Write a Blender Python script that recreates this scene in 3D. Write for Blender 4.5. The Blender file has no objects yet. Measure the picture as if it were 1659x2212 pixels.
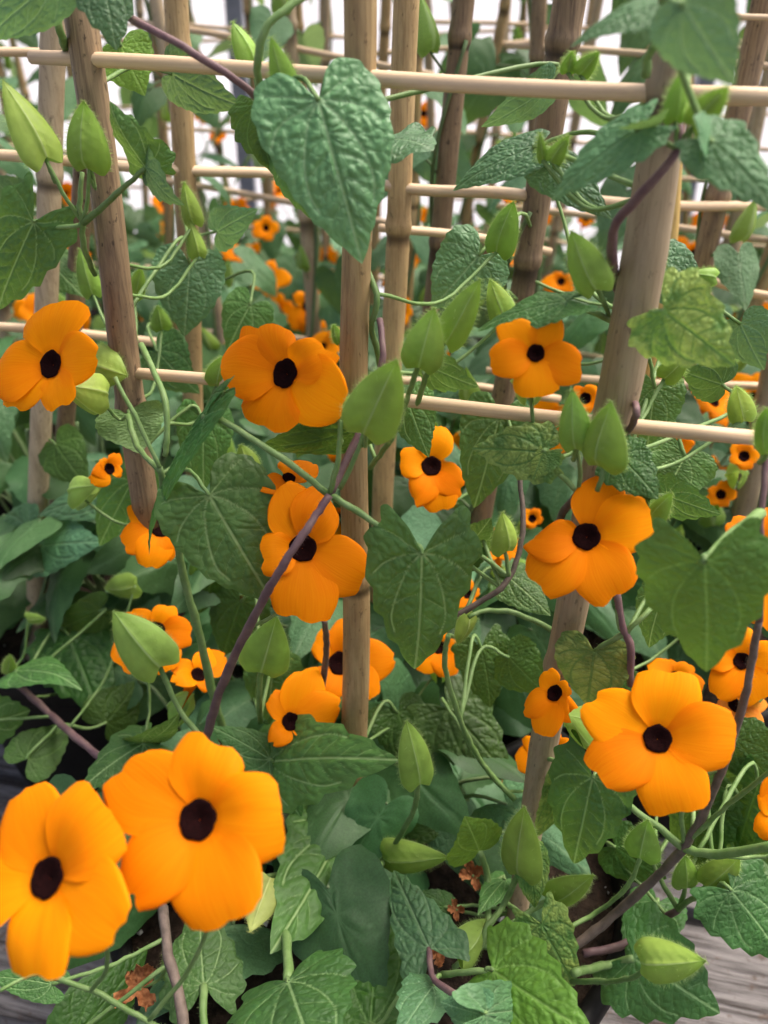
import bpy, math, random
import numpy as np
from mathutils import Vector, Matrix

# ------------------------------------------------------------------ camera, world, sun, exposure
SC = bpy.context.scene
COL = SC.collection
R_ = math.radians
PITCH = R_(30.0)
CAM = Vector((0.0, 0.0, 0.50))
FPX = 859.0
cd = bpy.data.cameras.new('camera')
cam = bpy.data.objects.new('camera', cd)
COL.objects.link(cam)
cam.location = CAM
cam.rotation_euler = (math.pi / 2 - PITCH, 0, 0)
cd.sensor_fit = 'VERTICAL'
cd.sensor_height = 34.6
cd.sensor_width = 25.95
cd.lens = FPX / 1024.0 * 34.6
cd.clip_start = 0.01
cd.clip_end = 3000
cd.dof.use_dof = True
cd.dof.focus_distance = 0.335
cd.dof.aperture_fstop = 9.5
SC.camera = cam
SC.render.resolution_x = 768
SC.render.resolution_y = 1024
SUN_EL, SUN_AZ = R_(62), R_(66)
W = bpy.data.worlds.new('World')
SC.world = W
W.use_nodes = True
wn = W.node_tree
sky = wn.nodes.new('ShaderNodeTexSky')
sky.sky_type = 'NISHITA'
sky.sun_disc = False
sky.sun_elevation = SUN_EL
sky.sun_rotation = SUN_AZ
sky.air_density = 0.6
sky.dust_density = 8.0
sky.ozone_density = 1.0
bg = wn.nodes['Background']
wn.links.new(sky.outputs['Color'], bg.inputs['Color'])
bg.inputs['Strength'].default_value = 0.13
sd = bpy.data.lights.new('sun', 'SUN')
sd.energy = 1.4
sd.angle = R_(40)
sd.color = (1.0, 0.94, 0.85)
sun = bpy.data.objects.new('sun', sd)
COL.objects.link(sun)
sdir = Vector((math.sin(SUN_AZ) * math.cos(SUN_EL), math.cos(SUN_AZ) * math.cos(SUN_EL), math.sin(SUN_EL)))
sun.rotation_euler = sdir.to_track_quat('Z', 'Y').to_euler()
sun.location = sdir * 5
SC.view_settings.view_transform = 'Standard'
SC.view_settings.look = 'None'
SC.view_settings.gamma = 1.0
SC.view_settings.exposure = 1.2
SC.render.engine = 'CYCLES'
SC.cycles.use_denoising = True
SC.cycles.max_bounces = 4
SC.cycles.diffuse_bounces = 2
SC.cycles.glossy_bounces = 1
SC.cycles.transmission_bounces = 3
SC.cycles.use_adaptive_sampling = True
SC.cycles.adaptive_threshold = 0.02
SC.cycles.transparent_max_bounces = 8

# ------------------------------------------------------------------ picture point + distance -> place in the world
RT = Vector((1, 0, 0))
FW = Vector((0, math.cos(PITCH), -math.sin(PITCH)))
UP = Vector((0, math.sin(PITCH), math.cos(PITCH)))
K = 1659.0 / 768.0


def ray(fx, fy):
    return FW + RT * ((fx / K - 384) / FPX) + UP * ((512 - fy / K) / FPX)


def PZ(fx, fy, Z):
    return CAM + ray(fx, fy) * Z


def PD(fx, fy, D):
    d = ray(fx, fy)
    return CAM + d * (D / d.y)


_a, _b, _c = PZ(177, 133, .317), PZ(1448, 190, .244), PZ(1118, 1990, .424)
TN = (_b - _a).cross(_c - _a).normalized()


def ZT(fx, fy):
    d = ray(fx, fy)
    return (_a - CAM).dot(TN) / d.dot(TN)


def PT(fx, fy, off=0.0):
    Z = ZT(fx, fy) + off
    if ray(fx, fy).z * Z + CAM.z < .148:          # never below the soil of the pot
        Z = (.148 - CAM.z) / ray(fx, fy).z + min(0, off) * .6
    return PZ(fx, fy, Z)


def fz(p):
    return (p - CAM).dot(FW)


# ------------------------------------------------------------------ small helpers
def new_obj(name, mesh, mat=None, parent=None):
    o = bpy.data.objects.new(name, mesh)
    COL.objects.link(o)
    if mat is not None and mesh is not None and len(mesh.materials) == 0:
        mesh.materials.append(mat)
    if parent is not None:
        setpar(o, parent)
    return o


def world_loc(o):
    v = o.location.copy()
    while o.parent is not None:
        o = o.parent
        v = o.location + v if False else v
    return v


def setpar(o, parent):
    o.parent = parent
    o.matrix_parent_inverse = wmat(parent).inverted()


def wmat(o):
    if o.parent is None:
        return o.matrix_basis.copy()
    return wmat(o.parent) @ o.matrix_parent_inverse @ o.matrix_basis


def empty(name, loc, label=None, cat=None, group=None):
    o = bpy.data.objects.new(name, None)
    COL.objects.link(o)
    o.empty_display_size = 0.02
    o.location = loc
    tag(o, label, cat, group)
    return o


def tag(o, label=None, cat=None, group=None, kind=None):
    if label: o['label'] = label
    if cat: o['category'] = cat
    if group: o['group'] = group
    if kind: o['kind'] = kind
    return o


def mesh_np(name, V, F, smooth=True, attrs=None):
    m = bpy.data.meshes.new(name)
    m.from_pydata([tuple(v) for v in V], [], F)
    if smooth:
        m.polygons.foreach_set('use_smooth', [True] * len(m.polygons))
    if attrs:
        for k, a in attrs.items():
            at = m.attributes.new(k, 'FLOAT', 'POINT')
            at.data.foreach_set('value', np.asarray(a, dtype=np.float32))
    m.update()
    return m


def grid_faces(nu, nv, off=0, wrap=False):
    F = []
    for i in range(nu - 1):
        for j in range(nv if wrap else nv - 1):
            j2 = (j + 1) % nv
            F.append((off + i * nv + j, off + i * nv + j2, off + (i + 1) * nv + j2, off + (i + 1) * nv + j))
    return F


def catmull(pts, n):
    P = [np.array(p, float) for p in pts]
    if len(P) == 2:
        return np.array([P[0] + (P[1] - P[0]) * t for t in np.linspace(0, 1, n)])
    P = [2 * P[0] - P[1]] + P + [2 * P[-1] - P[-2]]
    m = len(P) - 3
    out = []
    for t in np.linspace(0, m, n):
        i = min(int(t), m - 1)
        u = t - i
        a, b, c, d = P[i:i + 4]
        out.append(0.5 * (2 * b + (c - a) * u + (2 * a - 5 * b + 4 * c - d) * u * u + (3 * b - a - 3 * c + d) * u ** 3))
    return np.array(out)


def tube_geo(C, Rr, seg=7, cap=True):
    """C (n,3) centre line, Rr (n,) radii -> verts, faces"""
    n = len(C)
    T = np.gradient(C, axis=0)
    T /= np.linalg.norm(T, axis=1)[:, None] + 1e-12
    ref = np.array([0.0, 0.0, 1.0]) if abs(T[0][2]) < 0.9 else np.array([1.0, 0, 0])
    u = np.cross(T[0], ref); u /= np.linalg.norm(u)
    V = []
    for i in range(n):
        u = u - T[i] * np.dot(u, T[i]); u /= np.linalg.norm(u) + 1e-12
        w = np.cross(T[i], u)
        for k in range(seg):
            a = 2 * math.pi * k / seg
            V.append(C[i] + (u * math.cos(a) + w * math.sin(a)) * Rr[i])
    F = grid_faces(n, seg, 0, True)
    if cap:
        F.append(tuple(range(seg - 1, -1, -1)))
        F.append(tuple((n - 1) * seg + k for k in range(seg)))
    return V, F


def add_hairs(V, F, base, nrm, rng, length, width):
    """thin triangles standing on points base with directions nrm"""
    for b, n in zip(base, nrm):
        L = length * (0.5 + rng.random())
        d = np.array(n) + np.array([rng.uniform(-.5, .5) for _ in range(3)])
        d /= np.linalg.norm(d) + 1e-9
        s = np.cross(d, [rng.uniform(-1, 1) for _ in range(3)])
        s /= np.linalg.norm(s) + 1e-9
        k = len(V)
        b = np.array(b)
        V.append(b - s * width); V.append(b + s * width); V.append(b + d * L)
        F.append((k, k + 1, k + 2))


# ------------------------------------------------------------------ materials
def nm(name):
    m = bpy.data.materials.new(name)
    m.use_nodes = True
    nt = m.node_tree
    for n in list(nt.nodes):
        nt.nodes.remove(n)
    out = nt.nodes.new('ShaderNodeOutputMaterial')
    return m, nt, out


def N(nt, typ, **kw):
    n = nt.nodes.new(typ)
    for k, v in kw.items():
        if k in n.inputs.keys():
            n.inputs[k].default_value = v
        else:
            setattr(n, k, v)
    return n


def rgb(c):
    return (c[0], c[1], c[2], 1.0)


def mixc(nt, a, b, fac, mode='MIX'):
    n = nt.nodes.new('ShaderNodeMix')
    n.data_type = 'RGBA'
    n.blend_type = mode
    n.clamp_factor = True
    for sock, v in ((n.inputs['Factor'], fac), (n.inputs['A'], a), (n.inputs['B'], b)):
        if isinstance(v, bpy.types.NodeSocket):
            nt.links.new(v, sock)
        elif isinstance(v, (int, float)):
            sock.default_value = v
        else:
            sock.default_value = rgb(v)
    return n.outputs['Result']


def ramp(nt, src, lo, hi, a=0.0, b=1.0):
    n = nt.nodes.new('ShaderNodeMapRange')
    n.inputs['From Min'].default_value = lo
    n.inputs['From Max'].default_value = hi
    n.inputs['To Min'].default_value = a
    n.inputs['To Max'].default_value = b
    nt.links.new(src, n.inputs['Value'])
    return n.outputs['Result']


def noise(nt, vec, scale, detail=3, rough=.55):
    n = N(nt, 'ShaderNodeTexNoise')
    n.inputs['Scale'].default_value = scale
    n.inputs['Detail'].default_value = detail
    n.inputs['Roughness'].default_value = rough
    if vec is not None:
        nt.links.new(vec, n.inputs['Vector'])
    return n.outputs['Fac']


def objco(nt, scale=(1, 1, 1), rnd=True):
    tc = N(nt, 'ShaderNodeTexCoord')
    mp = N(nt, 'ShaderNodeMapping')
    mp.inputs['Scale'].default_value = scale
    nt.links.new(tc.outputs['Object'], mp.inputs['Vector'])
    if rnd:
        oi = N(nt, 'ShaderNodeObjectInfo')
        ml = N(nt, 'ShaderNodeMath', operation='MULTIPLY')
        ml.inputs[1].default_value = 37.0
        nt.links.new(oi.outputs['Random'], ml.inputs[0])
        nt.links.new(ml.outputs[0], mp.inputs['Location'])
    return mp.outputs['Vector']


def leaf_mat(name, base, vein, under, transl=.28, rough=.55, mottle=None, spread=.28, sheen=0.0, net=14.0, relief=1.0):
    m, nt, out = nm(name)
    co = objco(nt)
    at = N(nt, 'ShaderNodeAttribute', attribute_name='vein')
    oi = N(nt, 'ShaderNodeObjectInfo')
    n1 = noise(nt, co, 60, 3)
    c = mixc(nt, [x * .72 for x in base], [min(1, x * 1.25) for x in base], ramp(nt, n1, .3, .7))
    if mottle:
        n2 = noise(nt, co, 150, 4)
        inv = N(nt, 'ShaderNodeMath', operation='SUBTRACT')
        inv.inputs[0].default_value = 1.0
        nt.links.new(at.outputs['Fac'], inv.inputs[1])
        mm = N(nt, 'ShaderNodeMath', operation='MULTIPLY')
        nt.links.new(ramp(nt, n2, .38, .58), mm.inputs[0])
        nt.links.new(ramp(nt, inv.outputs[0], .35, .8), mm.inputs[1])
        c = mixc(nt, c, mottle, mm.outputs[0])
    if relief:
        lx = N(nt, 'ShaderNodeAttribute', attribute_name='lx')
        ly = N(nt, 'ShaderNodeAttribute', attribute_name='ly')
        uv = N(nt, 'ShaderNodeCombineXYZ')
        nt.links.new(lx.outputs['Fac'], uv.inputs[0]); nt.links.new(ly.outputs['Fac'], uv.inputs[1])
        rz = N(nt, 'ShaderNodeMath', operation='MULTIPLY')
        rz.inputs[1].default_value = 9.0
        nt.links.new(oi.outputs['Random'], rz.inputs[0]); nt.links.new(rz.outputs[0], uv.inputs[2])
        wob = N(nt, 'ShaderNodeTexNoise'); wob.inputs['Scale'].default_value = 11.0
        nt.links.new(uv.outputs[0], wob.inputs['Vector'])
        va = N(nt, 'ShaderNodeVectorMath', operation='MULTIPLY_ADD')
        va.inputs[1].default_value = (.06, .06, .0)
        nt.links.new(wob.outputs['Color'], va.inputs[0]); nt.links.new(uv.outputs[0], va.inputs[2])
        vo = N(nt, 'ShaderNodeTexVoronoi'); vo.feature = 'DISTANCE_TO_EDGE'
        vo.inputs['Scale'].default_value = net
        nt.links.new(va.outputs[0], vo.inputs['Vector'])
        groove = ramp(nt, vo.outputs['Distance'], .0, .30, 0, 1)
        c = mixc(nt, [x * .7 for x in base], c, ramp(nt, vo.outputs['Distance'], .0, .08, .72, 1))
    vf = ramp(nt, at.outputs['Fac'], .42, .85, 0, .9)
    c = mixc(nt, c, vein, vf)
    hs = N(nt, 'ShaderNodeHueSaturation')
    nt.links.new(c, hs.inputs['Color'])
    nt.links.new(ramp(nt, oi.outputs['Random'], 0, 1, 1 - spread, 1 + spread), hs.inputs['Value'])
    m2 = N(nt, 'ShaderNodeMath', operation='FRACT')
    m3 = N(nt, 'ShaderNodeMath', operation='MULTIPLY')
    m3.inputs[1].default_value = 17.3
    nt.links.new(oi.outputs['Random'], m3.inputs[0]); nt.links.new(m3.outputs[0], m2.inputs[0])
    nt.links.new(ramp(nt, m2.outputs[0], 0, 1, .485, .515), hs.inputs['Hue'])
    top = hs.outputs['Color']
    geo = N(nt, 'ShaderNodeNewGeometry')
    col = mixc(nt, top, under, geo.outputs['Backfacing'])
    b = N(nt, 'ShaderNodeBsdfPrincipled')
    nt.links.new(col, b.inputs['Base Color'])
    b.inputs['Roughness'].default_value = rough
    b.inputs['Specular IOR Level'].default_value = .45
    b.inputs['Sheen Weight'].default_value = sheen
    b.inputs['Sheen Roughness'].default_value = .4
    bp = N(nt, 'ShaderNodeBump')
    bp.inputs['Strength'].default_value = .35
    bp.inputs['Distance'].default_value = .0006
    nrm_ = bp.outputs['Normal']
    if name != 'leaf_background_shaded':
        nt.links.new(noise(nt, co, 420, 2), bp.inputs['Height'])
    if relief:
        bp2 = N(nt, 'ShaderNodeBump')
        bp2.inputs['Strength'].default_value = .45 * relief
        bp2.inputs['Distance'].default_value = .0006
        nt.links.new(groove, bp2.inputs['Height'])
        nt.links.new(nrm_, bp2.inputs['Normal'])
        nrm_ = bp2.outputs['Normal']
    nt.links.new(nrm_, b.inputs['Normal'])
    tr = N(nt, 'ShaderNodeBsdfTranslucent')
    tc = mixc(nt, col, (.55, .8, .1), .25)
    nt.links.new(tc, tr.inputs['Color'])
    mx = N(nt, 'ShaderNodeMixShader')
    mx.inputs['Fac'].default_value = transl
    nt.links.new(b.outputs[0], mx.inputs[1]); nt.links.new(tr.outputs[0], mx.inputs[2])
    nt.links.new(mx.outputs[0], out.inputs['Surface'])
    return m


def petal_mat(name, c1, c2, dark):
    m, nt, out = nm(name)
    co = objco(nt)
    au = N(nt, 'ShaderNodeAttribute', attribute_name='pu')
    av = N(nt, 'ShaderNodeAttribute', attribute_name='pv')
    cmb = N(nt, 'ShaderNodeCombineXYZ')
    nt.links.new(au.outputs['Fac'], cmb.inputs[0]); nt.links.new(av.outputs['Fac'], cmb.inputs[1])
    mp = N(nt, 'ShaderNodeMapping')
    mp.inputs['Scale'].default_value = (.9, 13, 1)
    nt.links.new(cmb.outputs[0], mp.inputs['Vector'])
    st = noise(nt, mp.outputs['Vector'], 1.6, 4)
    c = mixc(nt, c1, c2, ramp(nt, st, .35, .7))
    oi = N(nt, 'ShaderNodeObjectInfo')
    hs = N(nt, 'ShaderNodeHueSaturation')
    nt.links.new(c, hs.inputs['Color'])
    nt.links.new(ramp(nt, oi.outputs['Random'], 0, 1, .90, 1.06), hs.inputs['Value'])
    nt.links.new(ramp(nt, oi.outputs['Random'], 0, 1, .494, .505), hs.inputs['Hue'])
    c = mixc(nt, hs.outputs['Color'], dark, ramp(nt, au.outputs['Fac'], .16, .0, 0, .5))
    b = N(nt, 'ShaderNodeBsdfPrincipled')
    nt.links.new(c, b.inputs['Base Color'])
    b.inputs['Roughness'].default_value = .62
    b.inputs['Specular IOR Level'].default_value = .08
    bp = N(nt, 'ShaderNodeBump')
    bp.inputs['Strength'].default_value = .28
    bp.inputs['Distance'].default_value = .0005
    nt.links.new(st, bp.inputs['Height'])
    nt.links.new(bp.outputs['Normal'], b.inputs['Normal'])
    tr = N(nt, 'ShaderNodeBsdfTranslucent')
    nt.links.new(c, tr.inputs['Color'])
    mx = N(nt, 'ShaderNodeMixShader')
    mx.inputs['Fac'].default_value = .35
    nt.links.new(b.outputs[0], mx.inputs[1]); nt.links.new(tr.outputs[0], mx.inputs[2])
    nt.links.new(mx.outputs[0], out.inputs['Surface'])
    return m


def plain_mat(name, c1, c2, scale, rough=.6, bump=.3, stretch=(1, 1, 1), dist=.001, transl=0, tint=.0, spec=.4):
    m, nt, out = nm(name)
    co = objco(nt, stretch)
    n = noise(nt, co, scale, 4)
    c = mixc(nt, c1, c2, ramp(nt, n, .33, .67))
    if tint:
        oi = N(nt, 'ShaderNodeObjectInfo')
        hs = N(nt, 'ShaderNodeHueSaturation')
        nt.links.new(c, hs.inputs['Color'])
        nt.links.new(ramp(nt, oi.outputs['Random'], 0, 1, 1 - tint, 1 + tint), hs.inputs['Value'])
        c = hs.outputs['Color']
    b = N(nt, 'ShaderNodeBsdfPrincipled')
    nt.links.new(c, b.inputs['Base Color'])
    b.inputs['Roughness'].default_value = rough
    b.inputs['Specular IOR Level'].default_value = spec
    if bump:
        bp = N(nt, 'ShaderNodeBump')
        bp.inputs['Strength'].default_value = bump
        bp.inputs['Distance'].default_value = dist
        nt.links.new(n, bp.inputs['Height'])
        nt.links.new(bp.outputs['Normal'], b.inputs['Normal'])
    if transl:
        tr = N(nt, 'ShaderNodeBsdfTranslucent')
        nt.links.new(c, tr.inputs['Color'])
        mx = N(nt, 'ShaderNodeMixShader')
        mx.inputs['Fac'].default_value = transl
        nt.links.new(b.outputs[0], mx.inputs[1]); nt.links.new(tr.outputs[0], mx.inputs[2])
        nt.links.new(mx.outputs[0], out.inputs['Surface'])
    else:
        nt.links.new(b.outputs[0], out.inputs['Surface'])
    return m


def cane_mat(name, light, mid, dark, rough_=1.0):
    m, nt, out = nm(name)
    co = objco(nt, (1, 1, .05))
    co2 = objco(nt, (1, 1, .35))
    fine = noise(nt, co, 900, 4, .6)
    broad = noise(nt, co2, 45, 4, .6)
    spots = noise(nt, objco(nt, (1, 1, .5)), 420, 3, .6)
    c = mixc(nt, light, mid, ramp(nt, broad, .36, .66))
    c = mixc(nt, c, dark, ramp(nt, fine, .47, .68, 0, .75 * rough_))
    mot = noise(nt, objco(nt, (1, 1, .22)), 170, 5, .65)
    c = mixc(nt, c, dark, ramp(nt, mot, .48, .68, 0, .7 * rough_))
    c = mixc(nt, c, [x * .35 for x in dark], ramp(nt, spots, .62, .70, 0, .8 * rough_))
    at = N(nt, 'ShaderNodeAttribute', attribute_name='node')
    c = mixc(nt, c, [x * .4 for x in dark], ramp(nt, at.outputs['Fac'], .15, .8, 0, .9))
    oi = N(nt, 'ShaderNodeObjectInfo')
    hs = N(nt, 'ShaderNodeHueSaturation')
    nt.links.new(c, hs.inputs['Color'])
    nt.links.new(ramp(nt, oi.outputs['Random'], 0, 1, .72, 1.2), hs.inputs['Value'])
    b = N(nt, 'ShaderNodeBsdfPrincipled')
    nt.links.new(hs.outputs['Color'], b.inputs['Base Color'])
    b.inputs['Roughness'].default_value = .5
    b.inputs['Specular IOR Level'].default_value = .4
    bp = N(nt, 'ShaderNodeBump')
    bp.inputs['Strength'].default_value = .4
    bp.inputs['Distance'].default_value = .0005
    nt.links.new(fine, bp.inputs['Height'])
    nt.links.new(bp.outputs['Normal'], b.inputs['Normal'])
    nt.links.new(b.outputs[0], out.inputs['Surface'])
    return m


M = {}
M['leaf'] = leaf_mat('leaf_green', (.062, .168, .034), (.25, .40, .15), (.17, .29, .10))
M['leaf_pale_skylit'] = leaf_mat('leaf_skylit_bluish', (.088, .215, .090), (.20, .34, .17), (.22, .34, .17), rough=.5)  # bluish sky sheen of the upper leaves is mixed into this pale base colour
M['leaf_dark'] = leaf_mat('leaf_deep', (.040, .115, .012), (.10, .21, .04), (.13, .24, .07))
M['leaf_young'] = leaf_mat('leaf_young', (.13, .28, .032), (.26, .44, .10), (.22, .38, .10), transl=.42)
M['leaf_mottled'] = leaf_mat('leaf_mottled', (.080, .190, .036), (.12, .25, .06), (.18, .29, .10), mottle=(.30, .41, .09))
M['leaf_far_shaded'] = leaf_mat('leaf_background_shaded', (.044, .122, .036), (.10, .21, .08), (.17, .28, .11), spread=.35, relief=0)  # base colour darkened to stand in for shade deep in the foliage
M['bract'] = leaf_mat('bract_green', (.35, .53, .105), (.52, .68, .27), (.36, .52, .14), transl=.46, rough=.5, spread=.16, relief=.0)
M['bract_yellow'] = leaf_mat('bract_fading', (.46, .50, .14), (.55, .58, .22), (.45, .48, .15), transl=.35, spread=.1, relief=0, net=9)
M['petal'] = petal_mat('petal_orange', (.95, .26, .0008), (.99, .32, .002), (.7, .13, .0))
M['petal_fade'] = petal_mat('petal_fading', (.80, .25, .02), (.85, .33, .06), (.5, .1, .0))
M['petal_dry'] = plain_mat('petal_dried', (.46, .20, .075), (.20, .055, .015), 330, .85, 1.0, transl=.15)
M['eye'] = plain_mat('eye_maroon', (.006, .0016, .0016), (.012, .0026, .0026), 900, .9, .4, spec=.05)
M['stem_green'] = plain_mat('stem_green', (.13, .24, .06), (.20, .31, .11), 200, .55, .2, tint=.15, transl=.1)
M['stem_purple'] = plain_mat('stem_purple', (.115, .060, .070), (.19, .12, .11), 160, .6, .3, tint=.15)
M['stem_brown'] = plain_mat('stem_brown', (.085, .065, .05), (.16, .12, .095), 220, .65, .4, tint=.2)
M['stem_far'] = plain_mat('stem_background', (.10, .18, .06), (.15, .20, .09), 120, .6, 0, tint=.2)
M['cane_tan'] = cane_mat('cane_tan', (.46, .33, .16), (.37, .25, .115), (.21, .125, .055), .75)
M['cane_grey'] = cane_mat('cane_grey', (.47, .37, .24), (.38, .295, .185), (.22, .155, .09), .7)
M['cane_smooth'] = cane_mat('cane_smooth', (.43, .34, .215), (.35, .265, .16), (.21, .145, .08), .65)
M['cane_brown'] = cane_mat('cane_brown', (.31, .22, .125), (.23, .155, .085), (.105, .066, .04), 1.0)
M['cane_yellow'] = cane_mat('cane_yellow', (.55, .38, .12), (.46, .31, .10), (.3, .18, .06), .6)
M['dowel'] = plain_mat('dowel_pale', (.70, .53, .34), (.58, .41, .25), 700, .55, .35, stretch=(.02, 1, 1), dist=.0004, tint=.1)
M['pot'] = plain_mat('pot_black_plastic', (.007, .0065, .006), (.012, .011, .010), 60, .6, .1, spec=.15)
M['soil'] = plain_mat('soil_peat', (.011, .008, .006), (.034, .023, .016), 160, .95, 1.0, dist=.004, spec=.1)
M['perlite'] = plain_mat('perlite_white', (.62, .60, .56), (.45, .43, .40), 300, .9, .5)
M['core'] = plain_mat('bud_core', (.95, .33, .02), (.85, .45, .08), 300, .6, .2)
M['metal'] = plain_mat('post_grey_steel', (.16, .17, .19), (.22, .23, .25), 20, .5, .1)
M['concrete'] = plain_mat('floor_ground_cover', (.030, .029, .028), (.018, .018, .018), 60, .85, .4, dist=.004)
M['earth'] = plain_mat('ground_gravel', (.36, .34, .30), (.28, .27, .23), 4, .9, .5, dist=.01)


def wood_mat():
    m, nt, out = nm('weathered_wood')
    co = objco(nt, (.05, 1, 1))
    g = noise(nt, co, 230, 6, .72)
    co2 = objco(nt, (.25, 1, 1))
    n2 = noise(nt, co2, 38, 4)
    dirt = noise(nt, objco(nt), 120, 5, .65)
    c = mixc(nt, (.25, .232, .224), (.085, .076, .072), ramp(nt, g, .42, .58))
    c = mixc(nt, c, (.30, .28, .272), ramp(nt, n2, .55, .75, 0, .4))
    c = mixc(nt, c, (.04, .03, .025), ramp(nt, g, .56, .64, 0, .9))
    c = mixc(nt, c, (.10, .065, .045), ramp(nt, dirt, .55, .66, 0, .8))
    b = N(nt, 'ShaderNodeBsdfPrincipled')
    nt.links.new(c, b.inputs['Base Color'])
    b.inputs['Roughness'].default_value = .85
    bp = N(nt, 'ShaderNodeBump')
    bp.inputs['Strength'].default_value = 1.0
    bp.inputs['Distance'].default_value = .005
    nt.links.new(g, bp.inputs['Height'])
    nt.links.new(bp.outputs['Normal'], b.inputs['Normal'])
    nt.links.new(b.outputs[0], out.inputs['Surface'])
    return m


M['wood'] = wood_mat()


def film_mat():
    m, nt, out = nm('poly_film')
    tr = N(nt, 'ShaderNodeBsdfTranslucent')
    tr.inputs['Color'].default_value = (.90, .90, .96, 1)
    df = N(nt, 'ShaderNodeBsdfDiffuse')
    df.inputs['Color'].default_value = (.88, .88, .92, 1)
    mx = N(nt, 'ShaderNodeMixShader')
    mx.inputs['Fac'].default_value = .12
    nt.links.new(tr.outputs[0], mx.inputs[1]); nt.links.new(df.outputs[0], mx.inputs[2])
    nt.links.new(mx.outputs[0], out.inputs['Surface'])
    return m


M['film'] = film_mat()

# ------------------------------------------------------------------ structure: ground, floor, wall, bench
def sheet(name, x0, x1, y0, y1, z, mat, kind='structure'):
    m = mesh_np(name, [(x0, y0, z), (x1, y0, z), (x1, y1, z), (x0, y1, z)], [(0, 1, 2, 3)], False)
    return tag(new_obj(name, m, mat), kind=kind)


ZF = -0.80
sheet('ground', -600, 600, -600, 600, ZF - .02, M['earth'])
sheet('floor', -5, 5, -3, 2.99, ZF, M['concrete'])


def box_geo(x0, x1, y0, y1, z0, z1, bev=0.0):
    b = bev
    V = []
    for z, s in ((z0, b), (z0 + b, 0), (z1 - b, 0), (z1, b)):
        V += [(x0 + s, y0 + s, z), (x1 - s, y0 + s, z), (x1 - s, y1 - s, z), (x0 + s, y1 - s, z)]
    F = [(3, 2, 1, 0), (12, 13, 14, 15)] + grid_faces(4, 4, 0, True)
    return V, F


def box(name, x0, x1, y0, y1, z0, z1, mat, parent=None, bev=.002):
    c = Vector(((x0 + x1) / 2, (y0 + y1) / 2, (z0 + z1) / 2))
    V, F = box_geo(x0 - c.x, x1 - c.x, y0 - c.y, y1 - c.y, z0 - c.z, z1 - c.z, bev)
    o = new_obj(name, mesh_np(name, V, F, False), mat)
    o.location = c
    if parent: setpar(o, parent)
    return o


wall = empty('greenhouse_wall', (0, 3.0, ZF), 'milky plastic film wall of the greenhouse behind the trellises', 'wall')
rw = random.Random(4)
PX = [-4.6, -3.2, -1.75, -.45, 1.00, 2.3, 3.6, 4.6]
for i, x in enumerate(PX):
    box('post', x - .025, x + .025, 2.97, 3.02, ZF, 2.3, M['metal'], wall, .004)
for z in (ZF + .04, .95, 2.3):
    box('rail', -4.6, 4.6, 3.022, 3.052, z - .02, z + .02, M['metal'], wall, .004)
for a, b in zip(PX[:-1], PX[1:]):
    V = []
    nx, nz = 14, 18
    for i in range(nz):
        for j in range(nx):
            u, v = j / (nx - 1), i / (nz - 1)
            y = .03 * math.sin(math.pi * u) * math.sin(math.pi * v) + .004 * math.sin(u * 23 + v * 9 + a)
            V.append((a + (b - a) * u, 3.056 + y, ZF + .02 + (2.3 - ZF) * v))
    f = new_obj('film_panel', mesh_np('film', V, grid_faces(nz, nx)), M['film'])
    setpar(f, wall)

YAW = R_(-13.5)
bench = empty('potting_bench', (-.03, .40, 0), 'weathered grey timber bench of wide planks under the pots', 'bench')
bench.rotation_euler.z = YAW
bm_ = wmat(bench)
pm_rng = random.Random(8)


def plank(y0, y1, x0=-1.6, x1=1.9, thick=.032):
    nx, ny = 60, 9
    V, F = [], []
    for zs in (0, -thick):
        for i in range(nx):
            for j in range(ny):
                x = x0 + (x1 - x0) * i / (nx - 1)
                v = j / (ny - 1)
                y = y0 + (y1 - y0) * v
                if j in (0, ny - 1):
                    y += .0015 * math.sin(x * 37 + y0 * 90) + .001 * math.sin(x * 91 + j)
                z = zs
                if zs == 0:
                    z += -.0018 * (2 * v - 1) ** 8 + .0008 * math.sin(x * 13 + v * 5 + y0 * 33)
                V.append((x, y, z - .001))
    n = nx * ny
    F += [tuple(reversed(f)) for f in grid_faces(nx, ny)]
    F += grid_faces(nx, ny, n)
    for i in range(nx - 1):
        for j in (0, ny - 1):
            a, b = i * ny + j, (i + 1) * ny + j
            F.append((a, b, b + n, a + n) if j == 0 else (b, a, a + n, b + n))
    for i in (0, nx - 1):
        for j in range(ny - 1):
            a, b = i * ny + j, i * ny + j + 1
            F.append((b, a, a + n, b + n) if i == 0 else (a, b, b + n, a + n))
    o = new_obj('plank', mesh_np('plank', V, F, False), M['wood'])
    o.parent = bench
    return o


yy = -.155
for i in range(9):
    plank(yy, yy + .152)
    yy += .152 + .014
for x in (-1.4, .15, 1.7):
    for y in (0.02, 1.1):
        V, F = box_geo(x - .035, x + .035, y - .035, y + .035, ZF, -.125, .003)
        o = new_obj('leg', mesh_np('leg', V, F, False), M['wood']); o.parent = bench
    V, F = box_geo(x - .03, x + .03, -.14, 1.3, -.123, -.0345, .003)
    o = new_obj('bearer', mesh_np('bearer', V, F, False), M['wood']); o.parent = bench

# ------------------------------------------------------------------ pots
POT_H = .135
SOIL_Z = .115


def lathe(profile, seg=40):
    V, F = [], []
    for r, z in profile:
        for k in range(seg):
            a = 2 * math.pi * k / seg
            V.append((r * math.cos(a), r * math.sin(a), z))
    F = [tuple(reversed(f)) for f in grid_faces(len(profile), seg, 0, True)]
    F = [tuple(reversed(f)) for f in F]
    return V, F


_meshcache = {}


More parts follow.
